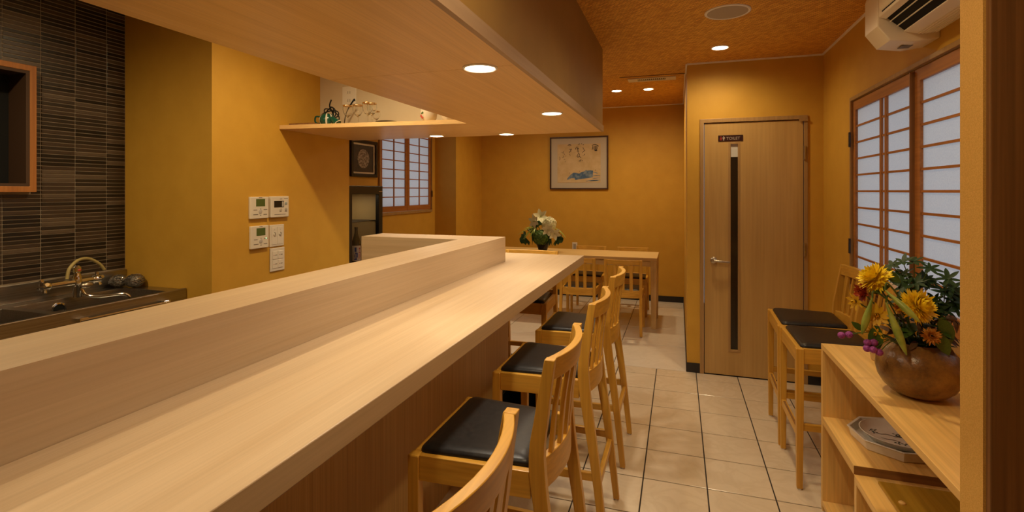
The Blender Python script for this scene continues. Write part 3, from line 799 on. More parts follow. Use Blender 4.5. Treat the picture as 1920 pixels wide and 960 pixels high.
# small bottle in the lower compartment
t = thing('sauce_bottle', 'dark bottle with a pale printed label in the lower shelf compartment', 'bottle', (0.700, 2.36, 0.0465))
MB().lathe([(0.030, 0), (0.033, 0.004), (0.033, 0.125), (0.030, 0.140), (0.014, 0.165), (0.012, 0.175), (0.012, 0.20), (0.001, 0.2005)], 24).build('glass', plain('dark_brown_glass', (0.012, 0.006, 0.004), 0.12), t, True)
MB().lathe([(0.0335, 0.018), (0.0335, 0.108)], 24, cap0=False, cap1=False).build('label_band', plain('label_paper', (0.60, 0.54, 0.45), 0.6), t, True)
mb = MB()
for k in range(7):
    z = 0.03 + 0.011 * k
    for q in range(3):
        a = math.radians(215 + q * 22 + (k % 2) * 5)
        mb.box(0.0336 * math.cos(a) - 0.003, 0.0336 * math.sin(a) - 0.003, z, 0.0336 * math.cos(a) + 0.003, 0.0336 * math.sin(a) + 0.003, z + 0.004)
tag(mb.build('label_print', M_ink, t), kind='stuff')
MB().lathe([(0.014, 0.196), (0.014, 0.215), (0.001, 0.2155)], 18).build('cap', M_black, t, True)

# ------------------------------------------------------------------ vase and flowers on the shelf
VX, VY, VZ = 0.769, 2.058, CTOP + 0.0003
m, nt, b_ = _new('iron_stoneware')
mp = coords(nt, (1, 1, 1), False)
n1 = N(nt, 'ShaderNodeTexNoise'); n1.inputs['Scale'].default_value = 10; n1.inputs['Detail'].default_value = 10; n1.inputs['Roughness'].default_value = 0.72
nt.links.new(mp.outputs[0], n1.inputs['Vector'])
rp = ramp(nt, [(0.34, (0.085, 0.042, 0.018)), (0.52, (0.23, 0.115, 0.030)), (0.68, (0.35, 0.19, 0.05))])
nt.links.new(n1.outputs['Fac'], rp.inputs[0]); nt.links.new(rp.outputs[0], b_.inputs['Base Color'])
b_.inputs['Roughness'].default_value = 0.30
n2 = N(nt, 'ShaderNodeTexNoise'); n2.inputs['Scale'].default_value = 170; nt.links.new(mp.outputs[0], n2.inputs['Vector'])
bp = N(nt, 'ShaderNodeBump'); bp.inputs['Strength'].default_value = 0.35; bp.inputs['Distance'].default_value = 0.002
nt.links.new(n2.outputs['Fac'], bp.inputs['Height']); nt.links.new(bp.outputs[0], b_.inputs['Normal'])
t = thing('flower_vase', 'round brown speckled stoneware vase filled with yellow flowers', 'vase', (VX, VY, VZ))
MB().lathe([(0.044, 0.0), (0.052, 0.003), (0.078, 0.014), (0.099, 0.034), (0.114, 0.060), (0.121, 0.090), (0.118, 0.118), (0.106, 0.144), (0.090, 0.163), (0.071, 0.174), (0.066, 0.180), (0.062, 0.178), (0.066, 0.170), (0.084, 0.158), (0.095, 0.12), (0.02, 0.10)], 56).build('body', m, t, True, ang=70)
t = thing('small_cup', 'small beige cup half hidden behind the brown vase', 'cup', (0.774, 2.432, CTOP + 0.0003))
MB().lathe([(0.022, 0), (0.026, 0.003), (0.034, 0.05), (0.036, 0.068), (0.034, 0.068), (0.030, 0.03), (0.001, 0.006)], 28).build('body', noisy('beige_glaze', (0.50, 0.34, 0.14), (0.60, 0.43, 0.2), 12, 0.35), t, True)

def frame(d, up):
    y = Vector(d).normalized(); z = Vector(up); z = (z - y * z.dot(y))
    if z.length < 1e-4: z = y.orthogonal()
    z.normalize(); x = y.cross(z)
    return Matrix((x, y, z)).transposed()
def blade(mb, base, d, up, L, w, curl=0.0, fold=0.15, n=4, tip=0.0):
    """one leaf or petal as a folded strip with thickness in its cross-section"""
    M3 = frame(d, up); base = Vector(base)
    cs, ls, rs = [], [], []
    for i in range(n + 1):
        s = i / n
        ww = w * (math.sin(PI * min(s * 0.92 + 0.06, 1.0)) ** 0.8) if tip == 0 else w * (0.35 + 0.65 * math.sin(PI * 0.5 * min(s * 1.5, 1))) * (1 - 0.75 * max(0, s - 0.75) / 0.25 * tip)
        y = L * s; z = curl * L * s * s
        cs.append(base + M3 @ Vector((0, y, z - fold * ww)))
        ls.append(base + M3 @ Vector((-ww, y, z)))
        rs.append(base + M3 @ Vector((ww, y, z)))
    o = n + 1
    mb.add(ls + cs + rs, [(i, i + 1, o + i + 1, o + i) for i in range(n)] + [(o + i, o + i + 1, 2 * o + i + 1, 2 * o + i) for i in range(n)])
def leaf_mesh(name, mat, L, w, curl, fold=0.15, n=5):
    mb = MB(); blade(mb, (0, 0, 0), (0, 1, 0), (0, 0, 1), L, w, curl, fold, n)
    me = bpy.data.meshes.new(name); me.from_pydata(mb.v, [], mb.f); me.materials.append(mat)
    for p in me.polygons: p.use_smooth = True
    return me
def leafmat(name, a, c, rough=0.35, scale=40):
    return noisy(name, a, c, scale, rough, rnd=True)
M_leaf = noisy('dark_green_leaf', (0.012, 0.034, 0.008), (0.028, 0.070, 0.014), 40, 0.5, rnd=True, **{'Specular IOR Level': 0.25})
M_leaf2 = leafmat('mid_green_leaf', (0.035, 0.085, 0.012), (0.07, 0.14, 0.022))
M_bud = leafmat('lily_bud_green', (0.18, 0.26, 0.035), (0.36, 0.42, 0.07), 0.35, 25)
M_stem = leafmat('green_stem', (0.05, 0.10, 0.015), (0.09, 0.15, 0.03))
M_mum = leafmat('yellow_petal', (0.92, 0.66, 0.008), (0.97, 0.80, 0.03), 0.55)
M_dsy = leafmat('golden_petal', (0.72, 0.40, 0.008), (0.82, 0.52, 0.02), 0.5)
M_org = leafmat('orange_petal', (0.55, 0.24, 0.03), (0.66, 0.33, 0.06), 0.6)
M_red = leafmat('red_petal', (0.30, 0.030, 0.006), (0.45, 0.07, 0.012), 0.5)
M_pur = noisy('magenta_globe', (0.20, 0.022, 0.20), (0.40, 0.085, 0.38), 220, 0.7, rnd=True, bump=0.6, bscale=300)
M_dry = leafmat('dried_brown', (0.055, 0.022, 0.008), (0.16, 0.075, 0.02), 0.7)
MOUTH = Vector((VX, VY, VZ + 0.14))
def stem_to(parent, head, r=0.0025, mat=M_stem, sag=0.02, at=None):
    base = (at or MOUTH) + Vector((random.uniform(-0.03, 0.03), random.uniform(-0.03, 0.03), -0.01))
    head = Vector(head); mid = (base + head) / 2 + Vector((0, 0, sag)) + (head - base).cross(Vector((0, 0, 1))).normalized() * 0.005
    return MB().tube(cat([base, mid, head], 5), r, 6).build('stem', mat, parent, True)
def mum(name, label, c, nrm, R, layers, mat, group=None, cnt=14, w=0.0075, at=None):
    t = thing(name, label, 'flower', (0, 0, 0), 0, group)
    stem_to(t, c, at=at)
    mb = MB(); n = Vector(nrm).normalized(); u = n.orthogonal().normalized(); v = n.cross(u); c = Vector(c)
    for k in range(layers):
        f = k / max(layers - 1, 1)
        el = math.radians((8 if layers <= 5 else -38) + (74 if layers <= 5 else 118) * f)
        L = R * (1.0 - 0.42 * f) * (1.0 if layers <= 5 else random.uniform(0.9, 1.1))
        nn = max(int(cnt * (1 - 0.45 * f)), 4)
        for q in range(nn):
            a = 2 * PI * (q + 0.5 * (k % 2)) / nn + random.uniform(-0.12, 0.12)
            rad = u * math.cos(a) + v * math.sin(a)
            e2 = el + random.uniform(-0.16, 0.16)
            d = rad * math.cos(e2) + n * math.sin(e2)
            blade(mb, c + rad * 0.004, d, n * math.cos(e2) - rad * math.sin(e2), L * random.uniform(0.85, 1.08), w * R / 0.05 * random.uniform(0.85, 1.15), random.uniform(0.08, 0.3), 0.25, 4)
    me = bpy.data.meshes.new('petals'); me.from_pydata(mb.v, [], mb.f); me.materials.append(mat)
    for p in me.polygons: p.use_smooth = True
    o = bpy.data.objects.new('petals', me); COL.objects.link(o); o.parent = t
    tag(o, kind='stuff')
    if layers <= 2:
        MB().ell(c + n * 0.004, R * 0.22, 10, 6).build('centre', M_dry, t, True)
    return t
mum('yellow_chrysanthemum', 'large shaggy yellow chrysanthemum at the upper left of the vase bouquet', (0.632, 2.035, 1.142), (-0.75, -0.15, 0.55), 0.056, 11, M_mum, 'yellow blooms in the vase', 26, 0.0060)
mum('yellow_chrysanthemum', 'large shaggy yellow chrysanthemum in the middle of the vase bouquet', (0.742, 1.985, 1.062), (0.55, -0.62, 0.45), 0.062, 12, M_mum, 'yellow blooms in the vase', 28, 0.0058)
mum('golden_daisy', 'golden daisy between the two green buds', (0.633, 2.00, 1.020), (-0.5, -0.8, 0.2), 0.036, 2, M_dsy, 'golden daisies in the vase', 11, 0.010)
mum('golden_daisy', 'drooping golden daisy farthest left in the vase bouquet', (0.578, 2.03, 1.058), (-0.8, -0.5, -0.2), 0.030, 2, M_dsy, 'golden daisies in the vase', 9, 0.009)
mum('golden_daisy', 'small golden daisy low beside the dried leaves', (0.628, 2.0, 0.960), (-0.6, -0.7, -0.1), 0.024, 2, M_dsy, 'golden daisies in the vase', 9, 0.009)
mum('orange_carnation', 'small dull orange bloom low under the middle chrysanthemum', (0.765, 1.955, 0.975), (-0.1, -0.9, 0.3), 0.026, 7, M_org, None, 18, 0.006)
mum('orange_bud_flower', 'tiny orange flower left of the middle chrysanthemum', (0.690, 1.985, 1.052), (-0.3, -0.9, 0.2), 0.016, 4, M_org, None, 9, 0.012)
mum('red_flower', 'small red-orange flower at the left of the vase bouquet', (0.602, 2.03, 1.088), (-0.9, -0.4, 0.1), 0.034, 4, M_red, None, 10, 0.010)
def bud(label, top, tip, r):
    t = thing('lily_bud', label, 'flower bud', (0, 0, 0), 0, 'long green lily buds')
    top, tip = Vector(top), Vector(tip)
    pts = [top + (tip - top) * (i / 10) for i in range(11)]
    rr = [r * q for q in (0.22, 0.35, 0.5, 0.68, 0.84, 0.96, 1.0, 0.94, 0.76, 0.5, 0.12)]
    MB().tube(pts, rr, 10).build('bud', M_bud, t, True)
    base = MOUTH + Vector((-0.01, -0.01, 0)); 
    MB().tube(cat([base, (base + top) / 2 + Vector((0.01, 0.0, 0.05)), top + Vector((0.012, 0.01, 0.02)), top], 5), 0.003, 6).build('stem', M_stem, t, True)
bud('long green lily bud hanging in front of the vase rim', (0.652, 1.985, 1.068), (0.690, 1.93, 0.914), 0.0125)
bud('long green lily bud hanging at the left of the bouquet', (0.615, 1.99, 1.080), (0.585, 1.99, 0.955), 0.0115)
bud('green lily bud lying across the middle chrysanthemum', (0.643, 1.965, 1.112), (0.712, 1.895, 1.030), 0.0105)
for i, (lab, c) in enumerate((('magenta globe flower at the far left tip of the bouquet', (0.536, 2.03, 0.937)), ('pink-purple globe flower second from the left tip', (0.559, 2.03, 0.941)),
                 ('magenta globe flower, upper left of the low cluster', (0.600, 1.985, 0.930)), ('magenta globe flower, upper right of the low cluster', (0.618, 1.985, 0.932)),
                 ('magenta globe flower, lower left of the low cluster', (0.597, 1.98, 0.912)), ('magenta globe flower, middle of the low cluster', (0.612, 1.97, 0.912)),
                 ('magenta globe flower, lowest right of the low cluster', (0.628, 1.97, 0.905)))):
    t = thing('globe_amaranth', lab, 'flower', (0, 0, 0), 0, 'magenta globe flowers')
    MB().ell(c, (0.012, 0.012, 0.0115), 14, 9).build('globe', M_pur, t, True)
    base = MOUTH + Vector((-0.045, -0.02, 0.02)); c = Vector(c)
    MB().tube(cat([base, (base + c) / 2 + Vector((0, 0, 0.03)), c], 5), 0.0015, 5).build('stem', M_stem, t, True)
# whorled evergreen sprigs
LF = leaf_mesh('leaf', M_leaf, 1.0, 0.17, -0.12)
def put_leaf(parent, me, base, d, up, L, name='leaf'):
    o = bpy.data.objects.new(name, me); COL.objects.link(o); o.parent = parent
    M = frame(d, up).to_4x4() @ Matrix.Scale(L, 4); M.translation = Vector(base)
    o.matrix_local = M
    return o
def sprig(label, tips, nl=7, L=0.05):
    t = thing('evergreen_sprig', label, 'foliage', (0, 0, 0), 0, 'dark evergreen sprigs')
    base = MOUTH + Vector((0.02, 0.02, 0)); top = sum((Vector(p) for p in tips), Vector()) / len(tips)
    knot = base.lerp(top, 0.7)
    MB().tube(cat([base, base.lerp(knot, 0.5) + Vector((0, 0.01, 0.01)), knot], 4), 0.003, 6).build('stem', M_stem, t, True)
    for p in tips:
        p = Vector(p)
        MB().tube([knot, knot.lerp(p, 0.5) + Vector((0, 0, 0.008)), p], 0.0016, 5).build('twig', M_stem, t, True)
        ax = (p - knot).normalized()
        ax = (ax + Vector((-0.3, -0.6, 0.25))).normalized()
        u = ax.orthogonal().normalized(); v = ax.cross(u); a0 = random.uniform(0, 6)
        for k in range(nl):
            a = a0 + 2 * PI * k / nl
            rad = u * math.cos(a) + v * math.sin(a)
            d = rad * 0.92 + ax * random.uniform(0.05, 0.4)
            put_leaf(t, LF, p, d, ax, L * random.uniform(0.8, 1.15))
def cloud(n, x0, x1, y0, y1, z0, z1):
    return [(random.uniform(x0, x1), random.uniform(y0, y1), random.uniform(z0, z1)) for _ in range(n)]
sprig('dark evergreen sprig at the top of the vase bouquet', [(0.772, 2.10, 1.195), (0.74, 2.10, 1.19), (0.715, 2.12, 1.175)] + cloud(9, 0.70, 0.82, 2.05, 2.14, 1.11, 1.18), 7, 0.037)
sprig('dark evergreen sprig at the right of the vase bouquet, against the paper screen', [(0.835, 2.02, 1.150), (0.880, 2.10, 1.075), (0.885, 2.09, 1.115), (0.86, 2.06, 1.10)] + cloud(8, 0.80, 0.88, 2.02, 2.10, 1.04, 1.12), 7, 0.038)
sprig('dark evergreen sprig in the shade behind the middle chrysanthemum', cloud(12, 0.70, 0.84, 2.03, 2.10, 1.02, 1.12), 7, 0.038)
# broad and dried leaves around the mouth
LF2 = leaf_mesh('leaf', M_leaf2, 1.0, 0.26, -0.35)
LF3 = leaf_mesh('leaf', M_dry, 1.0, 0.20, -0.6, 0.4)
t = thing('leaf_cluster', 'mixed green leaves spilling over the vase rim', 'foliage', (0, 0, 0))
for k in range(44):
    a = 2 * PI * k / 20 + random.uniform(-0.15, 0.15); r = random.uniform(0.01, 0.04)
    bpt = MOUTH + Vector((r * math.cos(a), r * math.sin(a), 0.03 + 0.11 * random.random()))
    put_leaf(t, LF if k % 3 else LF2, bpt, (math.cos(a), math.sin(a), random.uniform(-0.1, 0.7)), (0, 0, 1), random.uniform(0.055, 0.095))
for bpt, d, L in (((0.80, 1.98, 1.03), (0.25, -0.2, -0.9), 0.085), ((0.785, 1.975, 0.985), (0.3, -0.3, -0.75), 0.075), ((0.63, 2.0, 0.985), (-0.15, -0.3, -0.85), 0.085), ((0.655, 2.06, 1.17), (0.5, -0.5, -0.35), 0.07), ((0.625, 2.05, 1.09), (0.45, -0.5, 0.35), 0.06), ((0.60, 2.03, 0.96), (-0.5, -0.2, 0.4), 0.04)):
    put_leaf(t, LF2, bpt, d, (-0.3, -0.9, 0.3), L)
MB().lathe([(0.058, -0.02), (0.058, 0.0), (0.02, 0.012)], 16, tuple(MOUTH)).build('moss', M_leaf, t, True)
t = thing('dried_leaves', 'curled brown dried leaves low in the vase bouquet', 'foliage', (0, 0, 0))
for k in range(22):
    a = random.uniform(PI * 0.75, PI * 2.05); r = random.uniform(0.02, 0.075)
    bpt = MOUTH + Vector((r * math.cos(a), r * math.sin(a), 0.025 + 0.10 * random.random()))
    put_leaf(t, LF3, bpt, (math.cos(a) + random.uniform(-0.5, 0.5), math.sin(a), random.uniform(-0.6, 0.5)), (random.uniform(-0.4, 0.4), -0.5, 0.8), random.uniform(0.03, 0.055))
t = thing('wilted_flower', 'wilted brown flower head at the right of the vase bouquet', 'flower', (0, 0, 0))
MB().ell((0.842, 2.02, 1.020), (0.016, 0.016, 0.012), 10, 6).build('head', M_dry, t, True)
for k in range(9):
    a = 2 * PI * k / 9
    put_leaf(t, LF3, (0.842 + 0.012 * math.cos(a), 2.02 + 0.012 * math.sin(a), 1.018), (math.cos(a), math.sin(a) * 0.6, -0.5), (0, 0, 1), 0.035, 'petal')
stem_to(t, (0.842, 2.02, 1.02))

# ------------------------------------------------------------------ flowers on the dining table
FX, FY, FZ = -1.50, 5.74, 0.7403
t = thing('table_pot', 'small dark ceramic pot holding white lilies on the dining table', 'pot', (FX, FY, FZ))
MB().lathe([(0.042, 0), (0.048, 0.004), (0.066, 0.05), (0.088, 0.09), (0.094, 0.105), (0.088, 0.105), (0.06, 0.06), (0.001, 0.05)], 32).build('body', plain('black_glaze', (0.014, 0.013, 0.010), 0.25), t, True)
M_lily = leafmat('white_lily', (0.70, 0.72, 0.42), (0.86, 0.86, 0.66), 0.5)
M_hyd = leafmat('cream_hydrangea', (0.70, 0.72, 0.44), (0.86, 0.86, 0.66), 0.6, 60)
M_ghy = leafmat('green_hydrangea', (0.040, 0.105, 0.010), (0.11, 0.20, 0.025), 0.6, 60)
POT = Vector((FX, FY, FZ + 0.07))
def lily(label, c, n, R):
    t = thing('white_lily', label, 'flower', (0, 0, 0), 0, 'white lilies on the dining table')
    n = Vector(n).normalized(); u = n.orthogonal().normalized(); v = n.cross(u); c = Vector(c)
    me = leaf_mesh('petal', M_lily, 1.0, 0.27, -0.25, 0.2)
    for k in range(6):
        a = 2 * PI * k / 6; rad = u * math.cos(a) + v * math.sin(a)
        put_leaf(t, me, c, rad * 0.8 + n * 0.6, n, R, 'petal')
    MB().tube([c - n * 0.01, c + n * R * 0.5], [0.004, 0.003], 6).build('stamen', M_bud, t, True)
    b0 = POT + Vector((0, 0, 0.01))
    MB().tube(cat([b0, (b0 + c) / 2 + Vector((0.01, 0, 0.02)), c - n * 0.005], 4), 0.004, 6).build('stem', M_stem, t, True)
lily('white lily at the top of the table bouquet', (FX - 0.015, FY - 0.05, FZ + 0.395), (0.25, -0.8, 0.35), 0.095)
lily('white lily upper left in the table bouquet', (FX - 0.065, FY - 0.08, FZ + 0.345), (-0.45, -0.8, 0.0), 0.090)
lily('white lily at the right of the table bouquet, under the cream bloom', (FX + 0.10, FY - 0.15, FZ + 0.255), (0.1, -0.95, 0.1), 0.078)
lily('white lily lower right in the table bouquet', (FX + 0.165, FY - 0.13, FZ + 0.215), (0.35, -0.85, -0.05), 0.080)
def ball(name, label, c, R, mat, n=90, sz=0.02):
    t = thing(name, label, 'flower', (0, 0, 0))
    c = Vector(c); mb = MB()
    for k in range(n):
        z = 1 - 2 * (k + 0.5) / n; a = k * 2.39996; q = math.sqrt(1 - z * z)
        d = Vector((q * math.cos(a), q * math.sin(a), z)); p = c + d * R * random.uniform(0.86, 1.02)
        u = d.orthogonal().normalized(); v = d.cross(u); ph = random.uniform(0, 3)
        for j in range(4):
            an = ph + j * PI / 2; e = u * math.cos(an) + v * math.sin(an)
            f = e.cross(d)
            mb.add([p, p + e * sz * 0.6 + f * sz * 0.45 + d * 0.002, p + e * sz + d * 0.004, p + e * sz * 0.6 - f * sz * 0.45 + d * 0.002], [(0, 1, 2, 3)])
    me = bpy.data.meshes.new('florets'); me.from_pydata(mb.v, [], mb.f); me.materials.append(mat)
    o = bpy.data.objects.new('florets', me); COL.objects.link(o); o.parent = t; tag(o, kind='stuff')
    MB().ell(c, R * 0.84, 14, 9).build('core', mat, t, True)
    MB().tube([POT, c - Vector((0, 0, R * 0.7))], 0.004, 6).build('stem', M_stem, t, True)
ball('cream_hydrangea', 'cream round hydrangea head at the upper right of the table bouquet', (FX + 0.090, FY - 0.05, FZ + 0.315), 0.082, M_hyd, 120)
ball('green_hydrangea', 'green round hydrangea head low in the front of the table bouquet', (FX + 0.005, FY - 0.11, FZ + 0.165), 0.088, M_ghy, 120)
def monstera(label, base, d, up, L):
    t = thing('split_leaf', label, 'leaf', (0, 0, 0), 0, 'large dark split leaves on the dining table')
    M3 = frame(d, up); base = Vector(base)
    out = []
    for s in (1, -1):
        side = []
        for k in range(7):
            f = k / 6
            y = 0.05 + 0.95 * f; w = 0.50 * math.sin(PI * (0.22 + 0.74 * f)) ** 0.6
            side += [(s * w, y - 0.02), (s * (w * 0.62), y + 0.03)] if 0 < k < 6 else [(s * w, y)]
        out.append(side)
    pts = [(0, 0)] + out[0] + [(0, 1.03)] + out[1][::-1]
    n = len(pts)
    top = [base + M3 @ Vector((x * L, y * L, -0.18 * L * y * y - 0.25 * L * x * x * 2)) for x, y in pts]
    nn = M3 @ Vector((0, 0, 0.002))
    mb = MB()
    ctr_ = [base + M3 @ Vector((0, y * L, -0.18 * L * y * y)) for y in (0.33, 0.66)]
    vs = top + ctr_
    fs = []
    for i in range(n):
        j = (i + 1) % n
        c = n if (pts[i][1] + pts[j][1]) / 2 < 0.5 else n + 1
        fs.append((i, j, c))
    me = bpy.data.meshes.new('blade'); me.from_pydata(vs, [], fs); me.materials.append(M_leaf)
    o = bpy.data.objects.new('blade', me); COL.objects.link(o); o.parent = t
    sd = o.modifiers.new('thick', 'SOLIDIFY'); sd.thickness = 0.0015
    MB().tube(cat([POT, (POT + base) / 2 + Vector((0, 0, 0.015)), base], 4), 0.003, 6).build('stem', M_stem, t, True)
monstera('large dark split leaf at the left of the table bouquet', (FX - 0.05, FY - 0.06, FZ + 0.23), (-0.85, -0.15, -0.42), (-0.2, -0.85, 0.3), 0.235)
monstera('large dark split leaf at the lower right of the table bouquet', (FX + 0.06, FY - 0.09, FZ + 0.18), (0.9, -0.2, -0.12), (0.1, -0.9, 0.4), 0.20)
monstera('dark split leaf standing behind the table bouquet', (FX + 0.0, FY + 0.02, FZ + 0.18), (-0.35, 0.1, 0.8), (0.0, -1, 0.1), 0.19)
t = thing('spider_leaves', 'drooping pale green strap leaves at the left of the table bouquet', 'foliage', (0, 0, 0))
LF4 = leaf_mesh('leaf', M_bud, 1.0, 0.07, -0.55, 0.2)
for d, L in (((-0.95, -0.4, 0.1), 0.20), ((-0.7, -0.6, -0.25), 0.17), ((-0.35, -0.8, -0.35), 0.15), ((-0.9, -0.3, -0.25), 0.18), ((0.0, -0.9, -0.1), 0.10), ((-0.6, -0.6, 0.35), 0.14)):
    put_leaf(t, LF4, (FX - 0.055, FY - 0.10, FZ + 0.275), d, (0, -0.3, 1), L)
put_leaf(t, LF4, (FX + 0.14, FY - 0.08, FZ + 0.28), (0.85, -0.2, -0.15), (0, -0.3, 1), 0.17)
MB().tube(cat([POT, (FX - 0.03, FY - 0.05, FZ + 0.2), (FX - 0.055, FY - 0.10, FZ + 0.275)], 4), 0.003, 6).build('stem', M_stem, t, True)

# ------------------------------------------------------------------ framed calligraphy on the back wall
AX0, AX1, AZ0, AZ1 = -1.694, -0.893, 1.457, 2.177
t = thing('framed_calligraphy', 'square framed ink calligraphy with a blue brushed hill on the back wall', 'picture', (0, YB, 0))
yf_ = -0.0005
fw = 0.018
MB().slab([AX0, AX0 + fw, AX1 - fw, AX1], [AZ0, AZ0 + fw, AZ1 - fw, AZ1], {(1, 1)}, -0.028, yf_, 1).build('frame', wood('picture_frame', (0.075, 0.030, 0.018), (0.05, 0.02, 0.012), 0, rough=0.35), t, bevel=0.002)
B(AX0 + fw, -0.010, AZ0 + fw, AX1 - fw, yf_, AZ1 - fw).build('mat', plain('picture_mat', (0.50, 0.44, 0.36), 0.6), t)
def AU(cx, cy): return (-1.694 + (cx - 95) / 875 * 0.801, 2.177 - (cy - 135) / 780 * 0.72)
pa, pb = AU(210, 815), AU(857, 245)
B(pa[0], -0.012, pa[1], pb[0], -0.0101, pb[1]).build('paper', noisy('rice_paper', (0.52, 0.38, 0.20), (0.60, 0.46, 0.27), 10, 0.7), t)
M_sumi = plain('sumi_ink', (0.018, 0.015, 0.016), 0.7)
M_wash = noisy('blue_wash', (0.055, 0.12, 0.25), (0.24, 0.30, 0.36), 26, 0.7, stops=(0.38, 0.68))
def strokes(lst, name, mat, w):
    mb = MB()
    for st in lst:
        pts = [AU(*p) for p in st]
        fine = [(q.x, q.y) for q in cat([(x, y, 0) for x, y in pts], 4)]
        r2 = MB(); ribbon(r2, fine, w, 0.0)
        mb.add([(x, -0.0126, y) for x, y, _ in r2.v], r2.f)
    o = mb.build(name, mat, t); tag(o, kind='stuff'); return o
strokes([[(728, 272), (770, 262), (822, 278), (812, 298)], [(745, 275), (742, 310), (733, 335)], [(760, 290), (800, 292), (798, 335), (762, 335), (760, 290)], [(778, 285), (780, 350)], [(765, 312), (796, 312)], [(770, 350), (806, 352)], [(795, 330), (806, 350)]], 'ink_character', M_sumi, 0.0048)
strokes([[(570, 240), (585, 248)], [(595, 262), (612, 256)], [(590, 300), (605, 310), (600, 328)], [(612, 322), (618, 340)], [(588, 378), (610, 352), (630, 346)], [(618, 392), (620, 415)], [(600, 410), (602, 420)]], 'ink_column', M_sumi, 0.0038)
strokes([[(548, 240), (530, 258)], [(500, 285), (482, 328)], [(520, 282), (516, 330), (525, 345)], [(505, 308), (538, 312)], [(510, 335), (536, 332)], [(508, 358), (540, 352)], [(520, 362), (530, 385), (508, 425), (530, 440), (545, 400), (535, 385)], [(540, 425), (568, 450)], [(566, 470), (568, 498)], [(530, 500), (556, 492), (550, 505)], [(588, 485), (590, 498)]], 'ink_column', M_sumi, 0.0042)
strokes([[(365, 262), (395, 252), (415, 256)], [(388, 262), (392, 275)], [(412, 258), (415, 272)], [(385, 322), (398, 318)], [(418, 308), (412, 345)], [(400, 330), (430, 326)], [(402, 350), (390, 372)], [(410, 345), (415, 365)], [(398, 392), (400, 400)], [(405, 410), (402, 420)]], 'ink_column', M_sumi, 0.0042)
strokes([[(298, 345), (304, 362), (285, 375)], [(272, 360), (285, 368)], [(305, 378), (322, 398)], [(300, 415), (308, 432), (282, 442)], [(240, 425), (248, 450), (244, 485)], [(335, 415), (338, 425)], [(308, 470), (328, 468)], [(325, 498), (335, 505)]], 'ink_column', M_sumi, 0.0028)
hp = [(352, 772), (375, 735), (410, 700), (450, 668), (500, 672), (540, 682), (575, 660), (610, 652), (640, 628), (665, 640), (700, 634), (748, 642), (745, 690), (742, 738), (660, 752), (560, 764), (480, 776), (470, 750), (430, 748), (385, 768)]
MB().prism([AU(*p) for p in hp], -0.0126, -0.0121, 1).build('blue_hill', M_wash, t)
strokes([[(750, 665), (790, 672), (815, 685)], [(745, 718), (800, 714), (852, 718)], [(740, 760), (800, 750), (850, 748)], [(640, 795), (720, 785), (780, 782), (852, 778)], [(700, 792), (760, 788), (830, 786)]], 'blue_ripples', M_wash, 0.005)
strokes([[(395, 665), (398, 682)], [(546, 642), (548, 655)], [(785, 625), (778, 648)]], 'ink_birds', M_sumi, 0.0025)

# framed round print on the left wall
t = thing('framed_round_print', 'black framed dark print with a pale oval medallion above the drinks fridge', 'picture', (XS, 4.405, 1.76))
pw, ph_, fw = 0.225, 0.185, 0.034
MB().slab([-pw, -pw + fw, pw - fw, pw], [-ph_, -ph_ + fw, ph_ - fw, ph_], {(1, 1)}, 0.0005, 0.03, 0).build('frame', plain('black_lacquer', (0.010, 0.008, 0.008), 0.25), t, bevel=0.006, seg=3)
MB().slab([-pw + fw, -pw + fw + 0.018, pw - fw - 0.018, pw - fw], [-ph_ + fw, -ph_ + fw + 0.016, ph_ - fw - 0.016, ph_ - fw], {(1, 1)}, 0.0005, 0.012, 0).build('silver_mat', plain('silver_mat', (0.80, 0.73, 0.60), 0.45), t)
B(0.0005, -pw + fw + 0.018, -ph_ + fw + 0.016, 0.006, pw - fw - 0.018, ph_ - fw - 0.016).build('ground', noisy('dark_ground', (0.040, 0.030, 0.022), (0.06, 0.045, 0.034), 30, 0.5), t)
MB().lathe([(1.0, 0.006), (1.0, 0.0075)], 40, ax=0).build('medallion', noisy('moon_print', (0.15, 0.125, 0.10), (0.44, 0.40, 0.34), 5, 0.6, detail=8, stops=(0.42, 0.6)), t).scale = (1, 0.100, 0.095)

# ------------------------------------------------------------------ wall controllers and switches
XW = XP + 0.0004
def plate(name, label, y0, y1, z0, z1, th, mat=M_plast, group='white wall controllers'):
    t = thing(name, label, 'switch' if 'switch' in name else 'controller', (XW, (y0 + y1) / 2, (z0 + z1) / 2), 0, group)
    hw, hh = (y1 - y0) / 2, (z1 - z0) / 2
    B(0, -hw, -hh, th, hw, hh).build('case', mat, t, bevel=0.004, seg=3)
    return t, hw, hh
def thermo(label, y0, y1, z0, z1, lit=False):
    t, hw, hh = plate('thermostat', label, y0, y1, z0, z1, 0.019)
    X = 0.0192
    B(0.017, -hw * 0.42, hh * 0.12, X + 0.0004, hw * 0.58, hh * 0.80).build('screen', M_lcd, t)
    MB().lathe([(0.014, 0.0188), (0.014, X + 0.002), (0.012, X + 0.0025)], 20, (0, hw * 0.05, -hh * 0.36), ax=0).build('round_key', plain('ring_key', (0.50, 0.47, 0.45), 0.4), t, True)
    mb = MB()
    for (a, b_, w) in ((-0.50, -0.20, 0.20), (-0.46, -0.62, 0.26), (0.62, -0.18, 0.20), (0.60, -0.64, 0.20), (0.08, 0.92, 0.18), (0.08, -0.12, 0.06), (0.08, -0.72, 0.06)):
        mb.box(0.0186, (a - w) * hw, b_ * hh - 0.0025, X + 0.0002, (a + w) * hw, b_ * hh + 0.0025)
    tag(mb.build('key_print', M_ink, t), kind='stuff')
    if lit: MB().ell((X, hw * 0.66, -hh * 0.16), 0.0035, 10, 6).build('pilot_lamp', emit('pilot_green', (0.35, 0.95, 0.45), 2.0), t, True)
thermo('white thermostat with a green screen, upper left of the five wall controllers', 2.556, 2.706, 1.257, 1.398)
